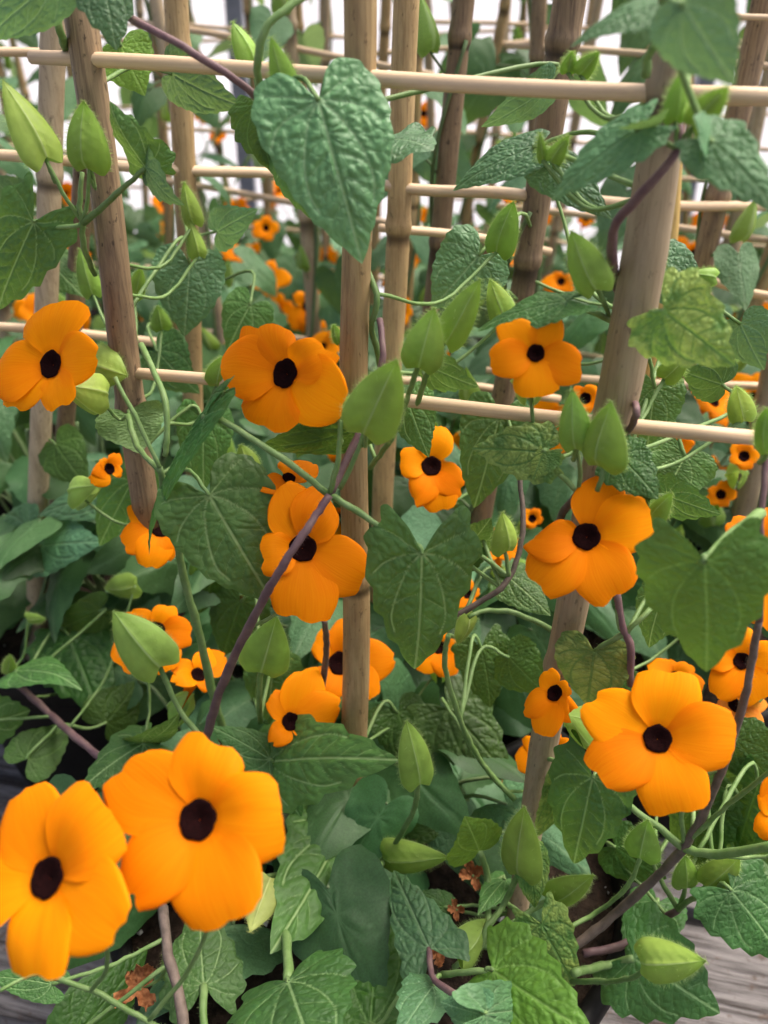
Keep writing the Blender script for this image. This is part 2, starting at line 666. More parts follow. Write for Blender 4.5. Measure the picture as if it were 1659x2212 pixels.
def pot(x, y, R, label, group=None, front=False, seed=0):
    key = round(R, 4)
    if key not in _meshcache:
        b = R * .80
        prof = [(b * .9, .0), (b, .0), (b * 1.01, .004), (R * .965, POT_H - .020), (R * .97, POT_H - .019), (R, POT_H - .018), (R + .003, POT_H - .012),
                (R + .003, POT_H - .003), (R + .001, POT_H), (R - .003, POT_H), (R - .006, POT_H - .004), (R * .955, POT_H - .020), (b * .98, .01), (0.001, .01)]
        V, F = lathe(prof)
        _meshcache[key] = mesh_np('pot', V, F)
        # soil mound
        nr, ns = 14, 40
        rr = random.Random(5)
        V = []
        for i in range(nr):
            r = R * .955 * i / (nr - 1)
            for k in range(ns):
                a = 2 * math.pi * k / ns
                V.append((r * math.cos(a), r * math.sin(a), .005 * (1 - (i / (nr - 1)) ** 2) + rr.uniform(-.002, .002)))
        _meshcache[(key, 's')] = mesh_np('soil', V, grid_faces(nr, ns, 0, True))
    o = new_obj('plant_pot', _meshcache[key], M['pot'])
    o.location = (x, y, 0.0)
    tag(o, label, 'pot', group)
    s = new_obj('soil', _meshcache[(key, 's')], M['soil'])
    s.location = (x, y, SOIL_Z - .004)
    setpar(s, o)
    if front:
        rr = random.Random(seed + 3)
        V, F = [], []
        for _ in range(220 if label.endswith('thick canes') else 60):
            a, r = rr.uniform(0, 6.28), R * .93 * math.sqrt(rr.random())
            c = np.array([r * math.cos(a), r * math.sin(a), .002 + rr.uniform(0, .003)])
            sz = rr.choice([.0006, .0009, .0014, .0022])
            k = len(V)
            for dx in ((1, 0, 0), (-1, 0, 0), (0, 1, 0), (0, -1, 0), (0, 0, 1), (0, 0, -1)):
                V.append(c + np.array(dx) * sz * rr.uniform(.6, 1.4) + np.array([rr.uniform(-.3, .3) * sz for _ in range(3)]))
            for f in ((0, 2, 4), (2, 1, 4), (1, 3, 4), (3, 0, 4), (2, 0, 5), (1, 2, 5), (3, 1, 5), (0, 3, 5)):
                F.append(tuple(k + q for q in f))
        g = new_obj('perlite', mesh_np('perlite', V, F, False), M['perlite'])
        g.location = s.location
        setpar(g, s)
        tag(g, kind='stuff')
    return o


# ------------------------------------------------------------------ bamboo trellises
def cane(parent, pts, rad, mat, seed=0, node_gap=.115, up=.06, foot=SOIL_Z - .03, nodes_at=None):
    """pts: world points from top to bottom (at least 2), rad: radii at these points"""
    pts = [np.array(p) for p in pts]
    d0 = pts[0] - pts[1]; d0 /= np.linalg.norm(d0)
    d1 = pts[-1] - pts[-2]; d1 /= np.linalg.norm(d1)
    top = pts[0] + d0 * up
    rad = list(rad)
    P, Rr = [top] + pts, [rad[0]] + rad
    if foot is not None and P[-1][2] > foot and d1[2] < -.2:
        t = (P[-1][2] - foot) / -d1[2]
        P.append(P[-1] + d1 * t); Rr.append(rad[-1])
    P = P[::-1]; Rr = Rr[::-1]            # bottom -> top
    cum = np.concatenate([[0], np.cumsum([np.linalg.norm(P[i + 1] - P[i]) for i in range(len(P) - 1)])])
    L = cum[-1]
    rng = random.Random(seed)
    base_s = list(np.linspace(0, L, max(16, int(L / .02))))
    nodes = []
    s = rng.uniform(.02, node_gap)
    if nodes_at is not None:
        zs = [p[2] for p in P]
        for q in nodes_at:
            s0 = float(np.interp(q, zs, cum))
            nodes.append(s0)
            base_s += [s0 - .0055, s0 - .0035, s0 - .0018, s0, s0 + .0016, s0 + .003, s0 + .006]
        s = 9
    while s < L - .01:
        nodes.append(s)
        base_s += [s - .0055, s - .0035, s - .0018, s, s + .0016, s + .003, s + .006]
        s += node_gap * rng.uniform(.8, 1.25)
    ss = np.array(sorted(x for x in base_s if 0 <= x <= L))
    C = np.stack([np.interp(ss, cum, [p[k] for p in P]) for k in range(3)], 1)
    for k in range(2):
        C[:, k] += .0008 * np.sin(ss * rng.uniform(18, 30) + rng.uniform(0, 6))
    RR = np.interp(ss, cum, Rr)
    nodev = np.zeros(len(ss))
    for n in nodes:
        q = ss - n
        RR = RR * (1 + .14 * np.exp(-(q / .0034) ** 2) - .06 * np.exp(-((q + .0058) / .0016) ** 2))
        nodev = np.maximum(nodev, np.exp(-((q + .0050) / .0017) ** 2) + .35 * np.exp(-((q - .004) / .0012) ** 2))
    seg = 18
    c0 = C[0].copy()
    V, F = tube_geo(C - c0, RR, seg)
    at = np.repeat(np.clip(nodev, 0, 1), seg)
    o = new_obj('cane', mesh_np('cane', V, F, True, {'node': at}), M[mat])
    o.location = c0
    setpar(o, parent)
    return o


def bar(parent, p0, p1, r0, r1=None):
    r1 = r1 or r0
    p0, p1 = np.array(p0), np.array(p1)
    L = np.linalg.norm(p1 - p0)
    n = 14
    t = np.linspace(0, 1, n)
    C = np.zeros((n, 3)); C[:, 0] = t * L
    C[:, 2] = .0012 * np.sin(t * 5 + L * 50)
    RR = r0 + (r1 - r0) * t
    RR[0] *= .93; RR[-1] *= .93
    V, F = tube_geo(C, RR, 10)
    o = new_obj('crossbar', mesh_np('crossbar', V, F), M['dowel'])
    d = Vector(p1 - p0).normalized()
    o.rotation_mode = 'QUATERNION'
    o.rotation_quaternion = d.to_track_quat('X', 'Z')
    o.location = p0
    setpar(o, parent)
    return o


def rad_px(wF, p):
    return wF / K / FPX * fz(Vector(p)) / 2


CANES = {}          # key -> list of (centreline pts) for twining vines


def hand_trellis(key, label, canes, bars, potlabel, potR, group=None, potgroup=None, front=False):
    feet = []
    cl = []
    canes = [c if len(c) == 4 else c + (None,) for c in canes]
    for (pts, ws, mat, nz) in canes:
        d1 = (pts[-1] - pts[-2]).normalized()
        f = pts[-1] + d1 * ((pts[-1].z - SOIL_Z) / max(.2, -d1.z)) if pts[-1].z > SOIL_Z else pts[-1]
        feet.append(f if f is None or (key, len(feet)) != ('A', 0) else None)
    fts = [f for f in feet if f is not None]
    ctr = sum(fts, Vector()) / len(fts)
    t = empty('bamboo_trellis', (ctr.x, ctr.y, SOIL_Z), label, 'trellis', group)
    for i, (pts, ws, mat, nz) in enumerate(canes):
        rr = [rad_px(w, p) for w, p in zip(ws, pts)]
        cane(t, pts, rr, mat, seed=sum(map(ord, key)) * 7 + i, nodes_at=nz, foot=None if feet[i] is None else SOIL_Z - .03)
        cl.append((pts + ([feet[i]] if feet[i] is not None else []), rr + [rr[-1]]))
    for (p0, p1, w0, w1) in bars:
        bar(t, p0, p1, rad_px(w0, p0), rad_px(w1, p1))
    CANES[key] = cl
    pr = max(potR, max((Vector((f.x, f.y)) - Vector((ctr.x, ctr.y))).length for f in fts) + .03)
    ctr = Vector((-.006, .302, SOIL_Z)) if front else ctr
    if key == 'L':
        ctr = ctr + Vector((0, .045, 0))
    pot(ctr.x, ctr.y, .132 if front else min(pr, .14), potlabel, potgroup, True, seed=sum(map(ord, key)))
    return t, ctr


def PTl(l):
    return [PT(x, y) for x, y in l]


def PDl(D, l):
    return [PD(x, y, D) for x, y in l]


T_front, C_front = hand_trellis(
    'A', 'tall bamboo trellis of three thick canes with pale crossbars in the front pot',
    [(PTl([(163, 0), (240, 500), (318, 1130)]), [72, 66, 58], 'cane_brown', [PT(295, 880).z]),
     (PTl([(775, 0), (768, 740), (766, 1560)]), [73, 62, 58], 'cane_tan', [PT(768, 1245).z, PT(770, 330).z]),
     (PTl([(1470, 0), (1395, 500), (1335, 850), (1230, 1350), (1172, 1600), (1122, 1960)]), [80, 98, 92, 68, 62, 44], 'cane_smooth', [PT(1440, 182).z, PT(1215, 1440).z])],
    [(PT(70, 130), PT(1760, 210), 31, 41), (PT(262, 806), PT(1645, 941), 25, 35)],
    'black plastic pot on the front plank holding the three thick canes', .13, front=True)
T_left, C_left = hand_trellis(
    'L', 'bamboo trellis of pale slender canes just behind the brown front cane',
    [(PDl(.47, [(120, 0), (97, 690)]), [56, 48], 'cane_grey', [PD(104, 375, .47).z, PD(90, 800, .47).z]),
     (PDl(.50, [(383, 0), (405, 550)]), [52, 46], 'cane_tan'),
     (PDl(.49, [(178, 430), (160, 660)]), [44, 40], 'cane_brown')],
    [(PD(-60, 336, .47), PD(600, 375, .51), 24, 22), (PD(-80, 703, .47), PD(420, 742, .51), 20, 20), (PD(-60, 112, .47), PD(500, 140, .52), 20, 19)],
    'black plastic pot behind the front plank under the slender pale canes', .12)
T_mid, C_mid = hand_trellis(
    'M', 'bamboo trellis with a dark noded cane behind the straight middle cane',
    [(PDl(.44, [(882, 0), (828, 1100)]), [57, 45], 'cane_tan', [PD(858, 488, .44).z, PD(820, 900, .44).z]),
     (PDl(.53, [(1005, 0), (940, 590)]), [48, 42], 'cane_brown'),
     (PDl(.43, [(1234, 0), (1122, 650)]), [72, 52], 'cane_brown', [PD(1220, 88, .43).z, PD(1140, 560, .43).z])],
    [(PD(820, 396, .44), PD(1140, 428, .43), 24, 26), (PD(820, 488, .46), PD(1190, 540, .50), 19, 18), (PD(800, 815, .44), PD(1210, 858, .46), 18, 18)],
    'black plastic pot behind the front pot under the dark noded cane', .12)
T_right, C_right = hand_trellis(
    'R', 'bamboo trellis with a yellow cane behind the leaning grey front cane',
    [(PDl(.50, [(1482, 0), (1445, 520), (1398, 800)]), [42, 40, 36], 'cane_yellow'),
     (PDl(.54, [(1650, 0), (1510, 620)]), [58, 46], 'cane_brown'),
     (PDl(.47, [(1668, 820), (1600, 1120)]), [54, 50], 'cane_grey')],
    [(PD(1185, 427, .47), PD(1650, 449, .55), 20, 22), (PD(1050, 803, .50), PD(1662, 838, .48), 15, 18), (PD(1525, 603, .53), PD(1720, 655, .50), 17, 19),
     (PD(1470, 15, .52), PD(1720, 50, .52), 12, 14)],
    'black plastic pot under the yellow cane at the bench side', .12)

# background trellises, row after row
rng = random.Random(11)
BACK = []
ROWS = [(.74, [-.42, -.10, .20, .50]), (.98, [-.62, -.30, .02, .34, .64]), (1.22, [-.80, -.48, -.16, .16, .48, .80]), (1.46, [-.85, -.5, -.17, .18, .52, .88])]
for ri, (ry, xs) in enumerate(ROWS):
    for x in xs:
        BACK.append((x + rng.uniform(-.04, .04), ry - (x * .16) + rng.uniform(-.03, .03), ri))


ROWTXT = ['in the row right behind the front trellises', 'in the middle of the rear rows', 'in the last row but one before the film wall', 'in the last row before the film wall']


def back_trellis(x, y, ri, seed):
    r = random.Random(seed)
    t = empty('bamboo_trellis', (x, y, SOIL_Z), 'slim bamboo trellis ' + ROWTXT[ri], 'trellis', 'trellises ' + ROWTXT[ri])
    yaw = R_(-14 + r.uniform(-16, 16))
    ex = Vector((math.cos(yaw), math.sin(yaw), 0))
    lean = Vector((r.uniform(-.05, .05), r.uniform(-.04, .04), 0))
    H = r.uniform(.62, .74)
    cl = []
    for k in (-1, 0, 1):
        foot = Vector((x, y, SOIL_Z)) + ex * (k * .072 + r.uniform(-.01, .01))
        top = foot + Vector((0, 0, H + r.uniform(-.05, .05))) + ex * (k * .055) + lean
        rad = r.uniform(.0052, .0068)
        cane(t, [top, foot], [rad * .9, rad], r.choice(['cane_tan', 'cane_grey', 'cane_grey', 'cane_tan', 'cane_brown']), seed * 3 + k, up=.02)
        cl.append(([top, foot], [rad, rad]))
    for z in (.13, .25, .37, .49, .60):
        f = z / H
        pa = cl[0][0][1].lerp(cl[0][0][0], f); pb = cl[2][0][1].lerp(cl[2][0][0], f)
        d = (pb - pa).normalized()
        pa2 = pa - d * r.uniform(.012, .04); pb2 = pb + d * r.uniform(.012, .04)
        zz = Vector((0, 0, r.uniform(-.006, .006)))
        bar(t, pa2 + zz, pb2 - zz, .0026)
    pot(x, y, .11, 'black pot under foliage ' + ROWTXT[ri], 'pots ' + ROWTXT[ri])
    return cl


BACKCL = [back_trellis(x, y, ri, 100 + i) for i, (x, y, ri) in enumerate(BACK)]

# ------------------------------------------------------------------ leaf templates
HALF = {
    'c': [(0, 0), (.035, -.06), (.10, -.17), (.20, -.225), (.31, -.175), (.38, -.06), (.40, .08), (.385, .22), (.345, .37), (.275, .54), (.185, .71), (.095, .86), (.035, .955), (0, 1)],
    'h': [(0, 0), (.04, -.07), (.11, -.17), (.20, -.245), (.275, -.27), (.335, -.17), (.395, -.10), (.42, .02), (.40, .15), (.365, .29), (.305, .45), (.225, .62), (.135, .79), (.05, .94), (0, 1)],
    'a': [(0, 0), (.05, -.05), (.13, -.13), (.235, -.185), (.345, -.21), (.40, -.11), (.405, -.02), (.35, .10), (.31, .25), (.255, .43), (.185, .61), (.105, .80), (.04, .94), (0, 1)],
}


def resample(P, n):
    P = np.array(P, float)
    C = catmull(P, 400)
    s = np.concatenate([[0], np.cumsum(np.linalg.norm(np.diff(C, axis=0), axis=1))])
    t = np.linspace(0, s[-1], n)
    return np.stack([np.interp(t, s, C[:, k]) for k in range(2)], 1), t / s[-1]


def vein_lines(rng):
    L = []
    j = lambda a: rng.uniform(-a, a)
    L.append(([(0, 0), (j(.01), .5), (0, 1)], 1.0))
    for s in (-1, 1):
        v1 = [(0, 0), (s * .085, .10), (s * (.17 + j(.01)), .30), (s * .20, .50), (s * .17, .64)]
        v2 = [(0, 0), (s * .14, .035), (s * .27, .10 + j(.02)), (s * .345, .19)]
        v3 = [(0, 0), (s * .10, -.045), (s * .21, -.10 + j(.02)), (s * .30, -.12)]
        L += [(v1, .85), (v2, .8), (v3, .7)]
        for y0 in (.30, .45, .58, .70, .81):
            y0 += j(.02)
            wdt = .8 * (1 - y0) * .36
            L.append(([(0, y0), (s * wdt * .5, y0 + .055), (s * wdt, y0 + .13)], .6))
        for t, (x0, y0) in enumerate([(.10, .13), (.145, .22), (.18, .33), (.20, .46)]):
            L.append(([(s * x0, y0), (s * (x0 + .07), y0 + .05), (s * (x0 + .13 - .02 * t), y0 + .12)], .5))
        for (x0, y0, x1, y1) in [(.12, .03, .20, -.04), (.2, .065, .32, .02), (.08, -.04, .10, -.14), (.15, -.07, .18, -.17), (.20, -.1, .27, -.17),
                                 (0, .12, .10, .15), (0, .2, .14, .22), (.085, .10, .16, .06), (0, .38, .19, .40), (0, .5, .2, .52), (.21, .08, .22, .2),
                                 (.28, .11, .28, .28), (.17, .3, .27, .3)]:
            L.append(([(s * x0, y0), (s * (x0 + x1) / 2 + j(.015), (y0 + y1) / 2 + j(.02)), (s * x1, y1)], .38))
    return L


def leaf_template(style, seed, n_half=104, rings=28):
    rng = random.Random(seed)
    half, t = resample(HALF[style], n_half)
    sides = []
    for s in (1, -1):
        tn = np.gradient(half, axis=0)
        nrm = np.stack([tn[:, 1] * -1, tn[:, 0]], 1) * -1
        nrm /= np.linalg.norm(nrm, axis=1)[:, None] + 1e-9
        amp = {'c': .020, 'h': .050, 'a': .040}[style]
        ph = np.cumsum([rng.uniform(.8, 1.2) for _ in t]) / len(t) * rng.uniform(*{'c': (9, 12), 'h': (6, 8), 'a': (6, 8)}[style])
        saw = (ph % 1.0)
        saw = np.where(saw < .7, saw / .7, (1 - saw) / .3) - .45
        fade = np.clip((t - .12) / .1, 0, 1) * np.clip((.96 - t) / .12, 0, 1)
        big = .012 * np.sin(t * rng.uniform(8, 13) + rng.uniform(0, 6)) * fade
        q = half + nrm * (saw * amp * fade + big)[:, None]
        q[:, 0] = np.maximum(q[:, 0], 0)
        q[0] = (0, 0); q[-1] = half[-1]
        q[:, 0] *= s
        sides.append(q)
    out = np.concatenate([sides[0], sides[1][::-1][1:-1]], 0)
    m = len(out)
    c = np.array([0, .20])
    rho = np.linspace(0, 1, rings + 1)[1:] ** .85
    V = [c]
    for r in rho:
        V += list(c + (out - c) * r)
    V = np.array(V)
    F = [(0, 1 + k, 1 + (k + 1) % m) for k in range(m)]
    for i in range(rings - 1):
        a = 1 + i * m
        for k in range(m):
            k2 = (k + 1) % m
            F.append((a + k, a + m + k, a + m + k2, a + k2))
    # orientation: make faces point to +z
    F = [tuple(f) for f in F]
    a, b, cc = (V[F[0][0]], V[F[0][1]], V[F[0][2]])
    if (b[0] - a[0]) * (cc[1] - a[1]) - (b[1] - a[1]) * (cc[0] - a[0]) < 0:
        F = [tuple(reversed(f)) for f in F]
    # veins
    hgt = np.zeros(len(V)); ven = np.zeros(len(V)); dmin = np.full(len(V), 9.0)
    for pts, w in vein_lines(rng):
        ln_ = sum(math.dist(pts[q], pts[q + 1]) for q in range(len(pts) - 1))
        S = catmull(pts, max(12, int(ln_ / (.007 if rings > 12 else .02))))
        d = np.min(np.linalg.norm(V[:, None, :] - S[None], axis=2), axis=1)
        hgt = np.minimum(hgt, -(w ** 1.6) * np.exp(-(d / (.010 + .010 * w)) ** 2))
        ven = np.maximum(ven, (w ** .7) * np.exp(-(d / (.0055 + .0075 * w)) ** 2))
        dmin = np.minimum(dmin, d / (.5 + .5 * w) * .8)
    bul = 1 - np.exp(-(dmin / .022) ** 2)
    rr = np.random.RandomState(seed)
    bump = np.zeros(len(V))
    for _ in range(9):
        k = rr.uniform(-1, 1, 2); k = k / np.linalg.norm(k) * rr.uniform(55, 110)
        bump += np.sin(V @ k + rr.uniform(0, 6.28)) / 9
    sx = []
    while len(sx) < 150:
        p = rr.uniform((-.44, -.3), (.44, 1.02))
        if all((p[0] - q[0]) ** 2 + (p[1] - q[1]) ** 2 > .042 ** 2 for q in sx):
            sx.append(p)
        elif rr.rand() < .004:
            break
    sx = np.array(sx)
    Vw = V + .012 * np.stack([np.sin(V[:, 1] * 31 + seed), np.cos(V[:, 0] * 37 + seed)], 1)
    dd = np.sort(np.linalg.norm((Vw[:, None, :] - sx[None]) * np.array([1.0, 1.15]), axis=2), axis=1)
    gap = dd[:, 1] - dd[:, 0]
    cell = 1 - np.exp(-(gap / .022) ** 1.3)
    main = np.clip(-hgt, 0, 1)
    H = -.014 * main ** 1.2 + .010 * cell * (1 - .6 * main) + .006 * bul + .002 * bump
    ven = np.maximum(ven, .38 * np.exp(-(gap / .010) ** 2))
    edge = np.concatenate([[0]] + [np.full(m, r) for r in rho])
    H *= np.clip((1.02 - edge) / .12, 0.15, 1)
    return dict(V=V, F=F, H=H, vein=ven, m=m, edge=edge)


TPL = {s: [leaf_template(s, 10 * i + ord(s)) for i in range(3)] for s in 'cha'}
TPLO = {s: [leaf_template(s, 50 + 10 * i + ord(s), 26, 7) for i in range(2)] for s in 'cha'}


def leaf_shape(tp, L, Wd, bul=1.0, bend=.06, fold=.1, rip=.02, twist=0.0, curl=0.0, rng=None):
    """deformed leaf: y along, x across, z up; base at 0, tip on the y axis at L"""
    V = tp['V']
    x = V[:, 0] * (Wd / L) / .80
    y = V[:, 1].copy()
    ph = rng.uniform(0, 6.28)
    z = tp['H'] * bul
    z = z + bend * 4 * np.clip(y, -.3, 1) * (1 - y)
    z = z - fold * np.abs(x) * 1.2 + fold * .25 * np.exp(-(x / .05) ** 2) * 0
    z = z + rip * (np.abs(x) / .4) ** 1.6 * np.sin(y * 9 + ph + np.sign(x) * 1.3) * (tp['edge'] ** 2)
    z = z + twist * x * (y - .3)
    # tip and lobe curl
    z = z - curl * np.clip(y - .6, 0, 1) ** 2 * 1.5 + curl * .16 * 1.5 * np.clip(y, 0, 1) * 0
    lob = np.clip(-.02 - V[:, 1], 0, 1)
    z = z - rng.uniform(-.2, .8) * lob * np.abs(V[:, 0]) * 1.6 * np.where(V[:, 0] > 0, rng.uniform(.2, 1), rng.uniform(.2, 1))
    return np.stack([x * L, y * L, z * L], 1)


def basis_from(J, T, roll=0.0, flip=False, up=None):
    y = (T - J).normalized()
    n = up if up is not None else (CAM - (J + T) / 2)
    n = (n - y * n.dot(y)).normalized()
    if flip: n = -n
    n = Matrix.Rotation(roll, 3, y) @ n
    x = y.cross(n).normalized()
    m = Matrix((x, y, n)).transposed().to_4x4()
    m.translation = J
    return m


STATS = []


def leaf(parent, J, T, Wm, style='c', mat='leaf', roll=0.0, flip=False, bul=1.0, bend=.05, fold=.12, rip=.025, twist=0, curl=.1, seed=0, up=None):
    rng = random.Random(seed * 7 + 1)
    tp = TPL[style][seed % 3]
    L = (T - J).length
    V = leaf_shape(tp, L, Wm, bul * .72, bend, fold, rip, twist, curl, rng)
    me = mesh_np('leaf', V, tp['F'], True, {'vein': tp['vein'], 'lx': tp['V'][:, 0], 'ly': tp['V'][:, 1]})
    o = new_obj('leaf', me, M[mat])
    o.matrix_basis = basis_from(J, T, roll, flip, up)
    setpar(o, parent)
    return o


# ------------------------------------------------------------------ stems
ANCH = []


def stem(parent, P, r0, r1, mat='stem_green', hairs=0, seed=0, name='stem', seg=8, n=None, anchor=True):
    P = [np.array(p) for p in P]
    ln = sum(np.linalg.norm(P[i + 1] - P[i]) for i in range(len(P) - 1))
    n = n or max(8, min(70, int(ln / .0035)))
    C = catmull(P, n)
    rg = random.Random(seed + 99)
    C[1:-1] += np.array([[rg.uniform(-1, 1) * .00025 for _ in range(3)] for _ in range(n - 2)])
    RR = np.linspace(r0, r1, n)
    RR = RR * (1 + .06 * np.sin(np.linspace(0, ln * 260, n) + seed))
    c0 = C[0].copy()
    V, F = tube_geo(C - c0, RR, seg)
    if hairs:
        nb = int(ln * 1000 * hairs)
        base, nr = [], []
        for _ in range(nb):
            i = rg.randrange(1, n - 1)
            k = rg.randrange(seg)
            p = np.array(V[i * seg + k]); nn = p - (C[i] - c0)
            nn /= np.linalg.norm(nn) + 1e-9
            t = rg.random()
            p = p + (np.array(V[(i + 1) * seg + k]) - p) * t
            base.append(p); nr.append(nn)
        add_hairs(V, F, base, nr, rg, .0011, .00004)
    o = new_obj(name, mesh_np(name, V, F), M[mat])
    o.location = c0
    setpar(o, parent)
    if anchor:
        for q in C[::3]:
            ANCH.append((np.array(q), parent))
    return o


# ------------------------------------------------------------------ flowers
def petal_mesh(Ia, Ib, A, B, ax, R, rng, tw=1.0, cup=.0, fold=.0, nu=16, nv=15):
    """2-D corner points -> petal verts in flower plane with z"""
    Ia, Ib, A, B = [np.array(q, float) for q in (Ia, Ib, A, B)]
    mid = (A + B) / 2
    ax = mid / (np.linalg.norm(mid) + 1e-9)
    wd = np.linalg.norm(B - A)
    side = np.array([-ax[1], ax[0]])
    if np.dot(A - mid, side) > 0:
        A, B = B, A; Ia, Ib = Ib, Ia
    u = np.linspace(0, 1, nu)[:, None]
    v = np.linspace(-1, 1, nv)[None, :]
    ra, rb = np.linalg.norm(A), np.linalg.norm(B)
    am = math.atan2(ax[1], ax[0])

    def dev(q):
        return abs((math.atan2(q[1], q[0]) - am + math.pi) % (2 * math.pi) - math.pi)
    ha, hb = dev(A), dev(B)
    h0 = .84
    ha, hb = ha * 1.03, hb * 1.03
    su = u ** 2.7
    lo = h0 + (ha - h0) * su + .05 * np.sin(np.pi * u); hi = h0 + (hb - h0) * su + .05 * np.sin(np.pi * u)
    w = (v + 1) / 2
    th = am + np.where(v < 0, v * lo, v * hi)
    notch = rng.uniform(.02, .10); n0 = rng.uniform(-.25, .25)
    k = rng.uniform(3.0, 4.5)
    e = .035 + .06 * (1 - np.abs(v) ** k) - notch * np.exp(-((v - n0) / .26) ** 2) + .014 * np.sin(v * rng.uniform(5, 9) + rng.uniform(0, 6)) + .008 * np.sin(v * 17 + rng.uniform(0, 6)) - .07 * np.abs(v) ** 14 + rng.uniform(-.06, .06) * v
    rend = ra * (1 - w) + rb * w + e * R
    ir = np.linalg.norm(Ia)
    rr_ = ir + (rend - ir) * u
    P = np.stack([rr_ * np.cos(th), rr_ * np.sin(th)], 2)
    ph = rng.uniform(0, 6.28)
    arch = rng.uniform(.03, .13)
    z = (-.10 * (1 - u) ** 2 + arch * np.sin(np.pi * np.clip(u, 0, 1) * .85) - (.05 + cup) * u ** 3
         - .07 * (v ** 2) * u ** 1.5 + tw * .050 * v * u * (1 - .25 * u) + .020 * u ** 2 * np.sin(v * 3.4 + ph) + rng.uniform(-.03, .05) * u * u
         - fold * np.abs(v) * u)
    z = z - .05 * np.exp(-(v / .12) ** 2) * u * (1 - u) * rng.uniform(-.3, 1.2)
    z = z * R
    V = np.concatenate([P, z[:, :, None]], 2).reshape(-1, 3)
    U = np.broadcast_to(u, (nu, nv)).reshape(-1)
    VV = np.broadcast_to(v, (nu, nv)).reshape(-1)
    F = grid_faces(nu, nv)
    a, b, c = V[F[0][0]], V[F[0][1]], V[F[0][2]]
    if np.cross(b - a, c - a)[2] < 0:
        F = [tuple(reversed(f)) for f in F]
    return V, F, U, VV


def bract_geo(L, Wd, thick, rng, sgn=1, nu=24, nv=23, keel=.25, ex=1.5):
    """one bract of a bud: y along base->tip, x across, z bulge"""
    t = np.linspace(0, 1, nu)[:, None]
    s = np.linspace(-1, 1, nv)[None, :]
    w = np.where(t < .17, .66 + .34 * np.sin(t / .17 * math.pi / 2), np.maximum(0, 1 - np.clip((t - .17) / .83, 0, 1) ** ex))
    w = np.maximum(w, .004)
    x = s * w * Wd / 2
    y = t * L - (1 - t) ** 3 * L * .17 * (np.abs(s) ** 1.2) + .05 * L * (1 - t) ** 3 * (np.abs(s) ** 5)
    prof = np.clip(1 - s ** 2, 0, 1) ** .75
    z = thick * prof * (w ** .8) * np.sin(np.clip(t * .95 + .12, 0, 1) * math.pi) ** .5
    z = z + keel * thick * np.exp(-(s / .10) ** 2) * w
    ven = np.exp(-(s / .05) ** 2) * np.ones_like(t)
    for k in (.35, .7):
        ven = np.maximum(ven, .40 * np.exp(-((np.abs(s) - k * np.clip(t * 3, .15, 1)) / .06) ** 2) * (t < .75))
    ven = np.maximum(ven, .8 * np.clip((np.abs(s) - .93) / .07, 0, 1) * np.ones_like(t))
    z = z - .03 * thick * ven * (np.abs(s) > .15) + .025 * thick * np.sin(t * 40 + np.abs(s) * 9) * prof
    V = np.stack([np.broadcast_to(x, (nu, nv)), np.broadcast_to(y, (nu, nv)), sgn * np.broadcast_to(z, (nu, nv))], 2).reshape(-1, 3)
    F = grid_faces(nu, nv)
    if sgn < 0:
        F = F
    else:
        F = [tuple(reversed(f)) for f in F]
    return V, F, ven.reshape(-1)


def orient_up(V, F, sgn):
    V = np.asarray(V)
    a, b, c = (V[F[len(F) // 2][i]] for i in range(3))
    if np.cross(b - a, c - a)[2] * sgn < 0:
        F = [tuple(reversed(f)) for f in F]
    return F


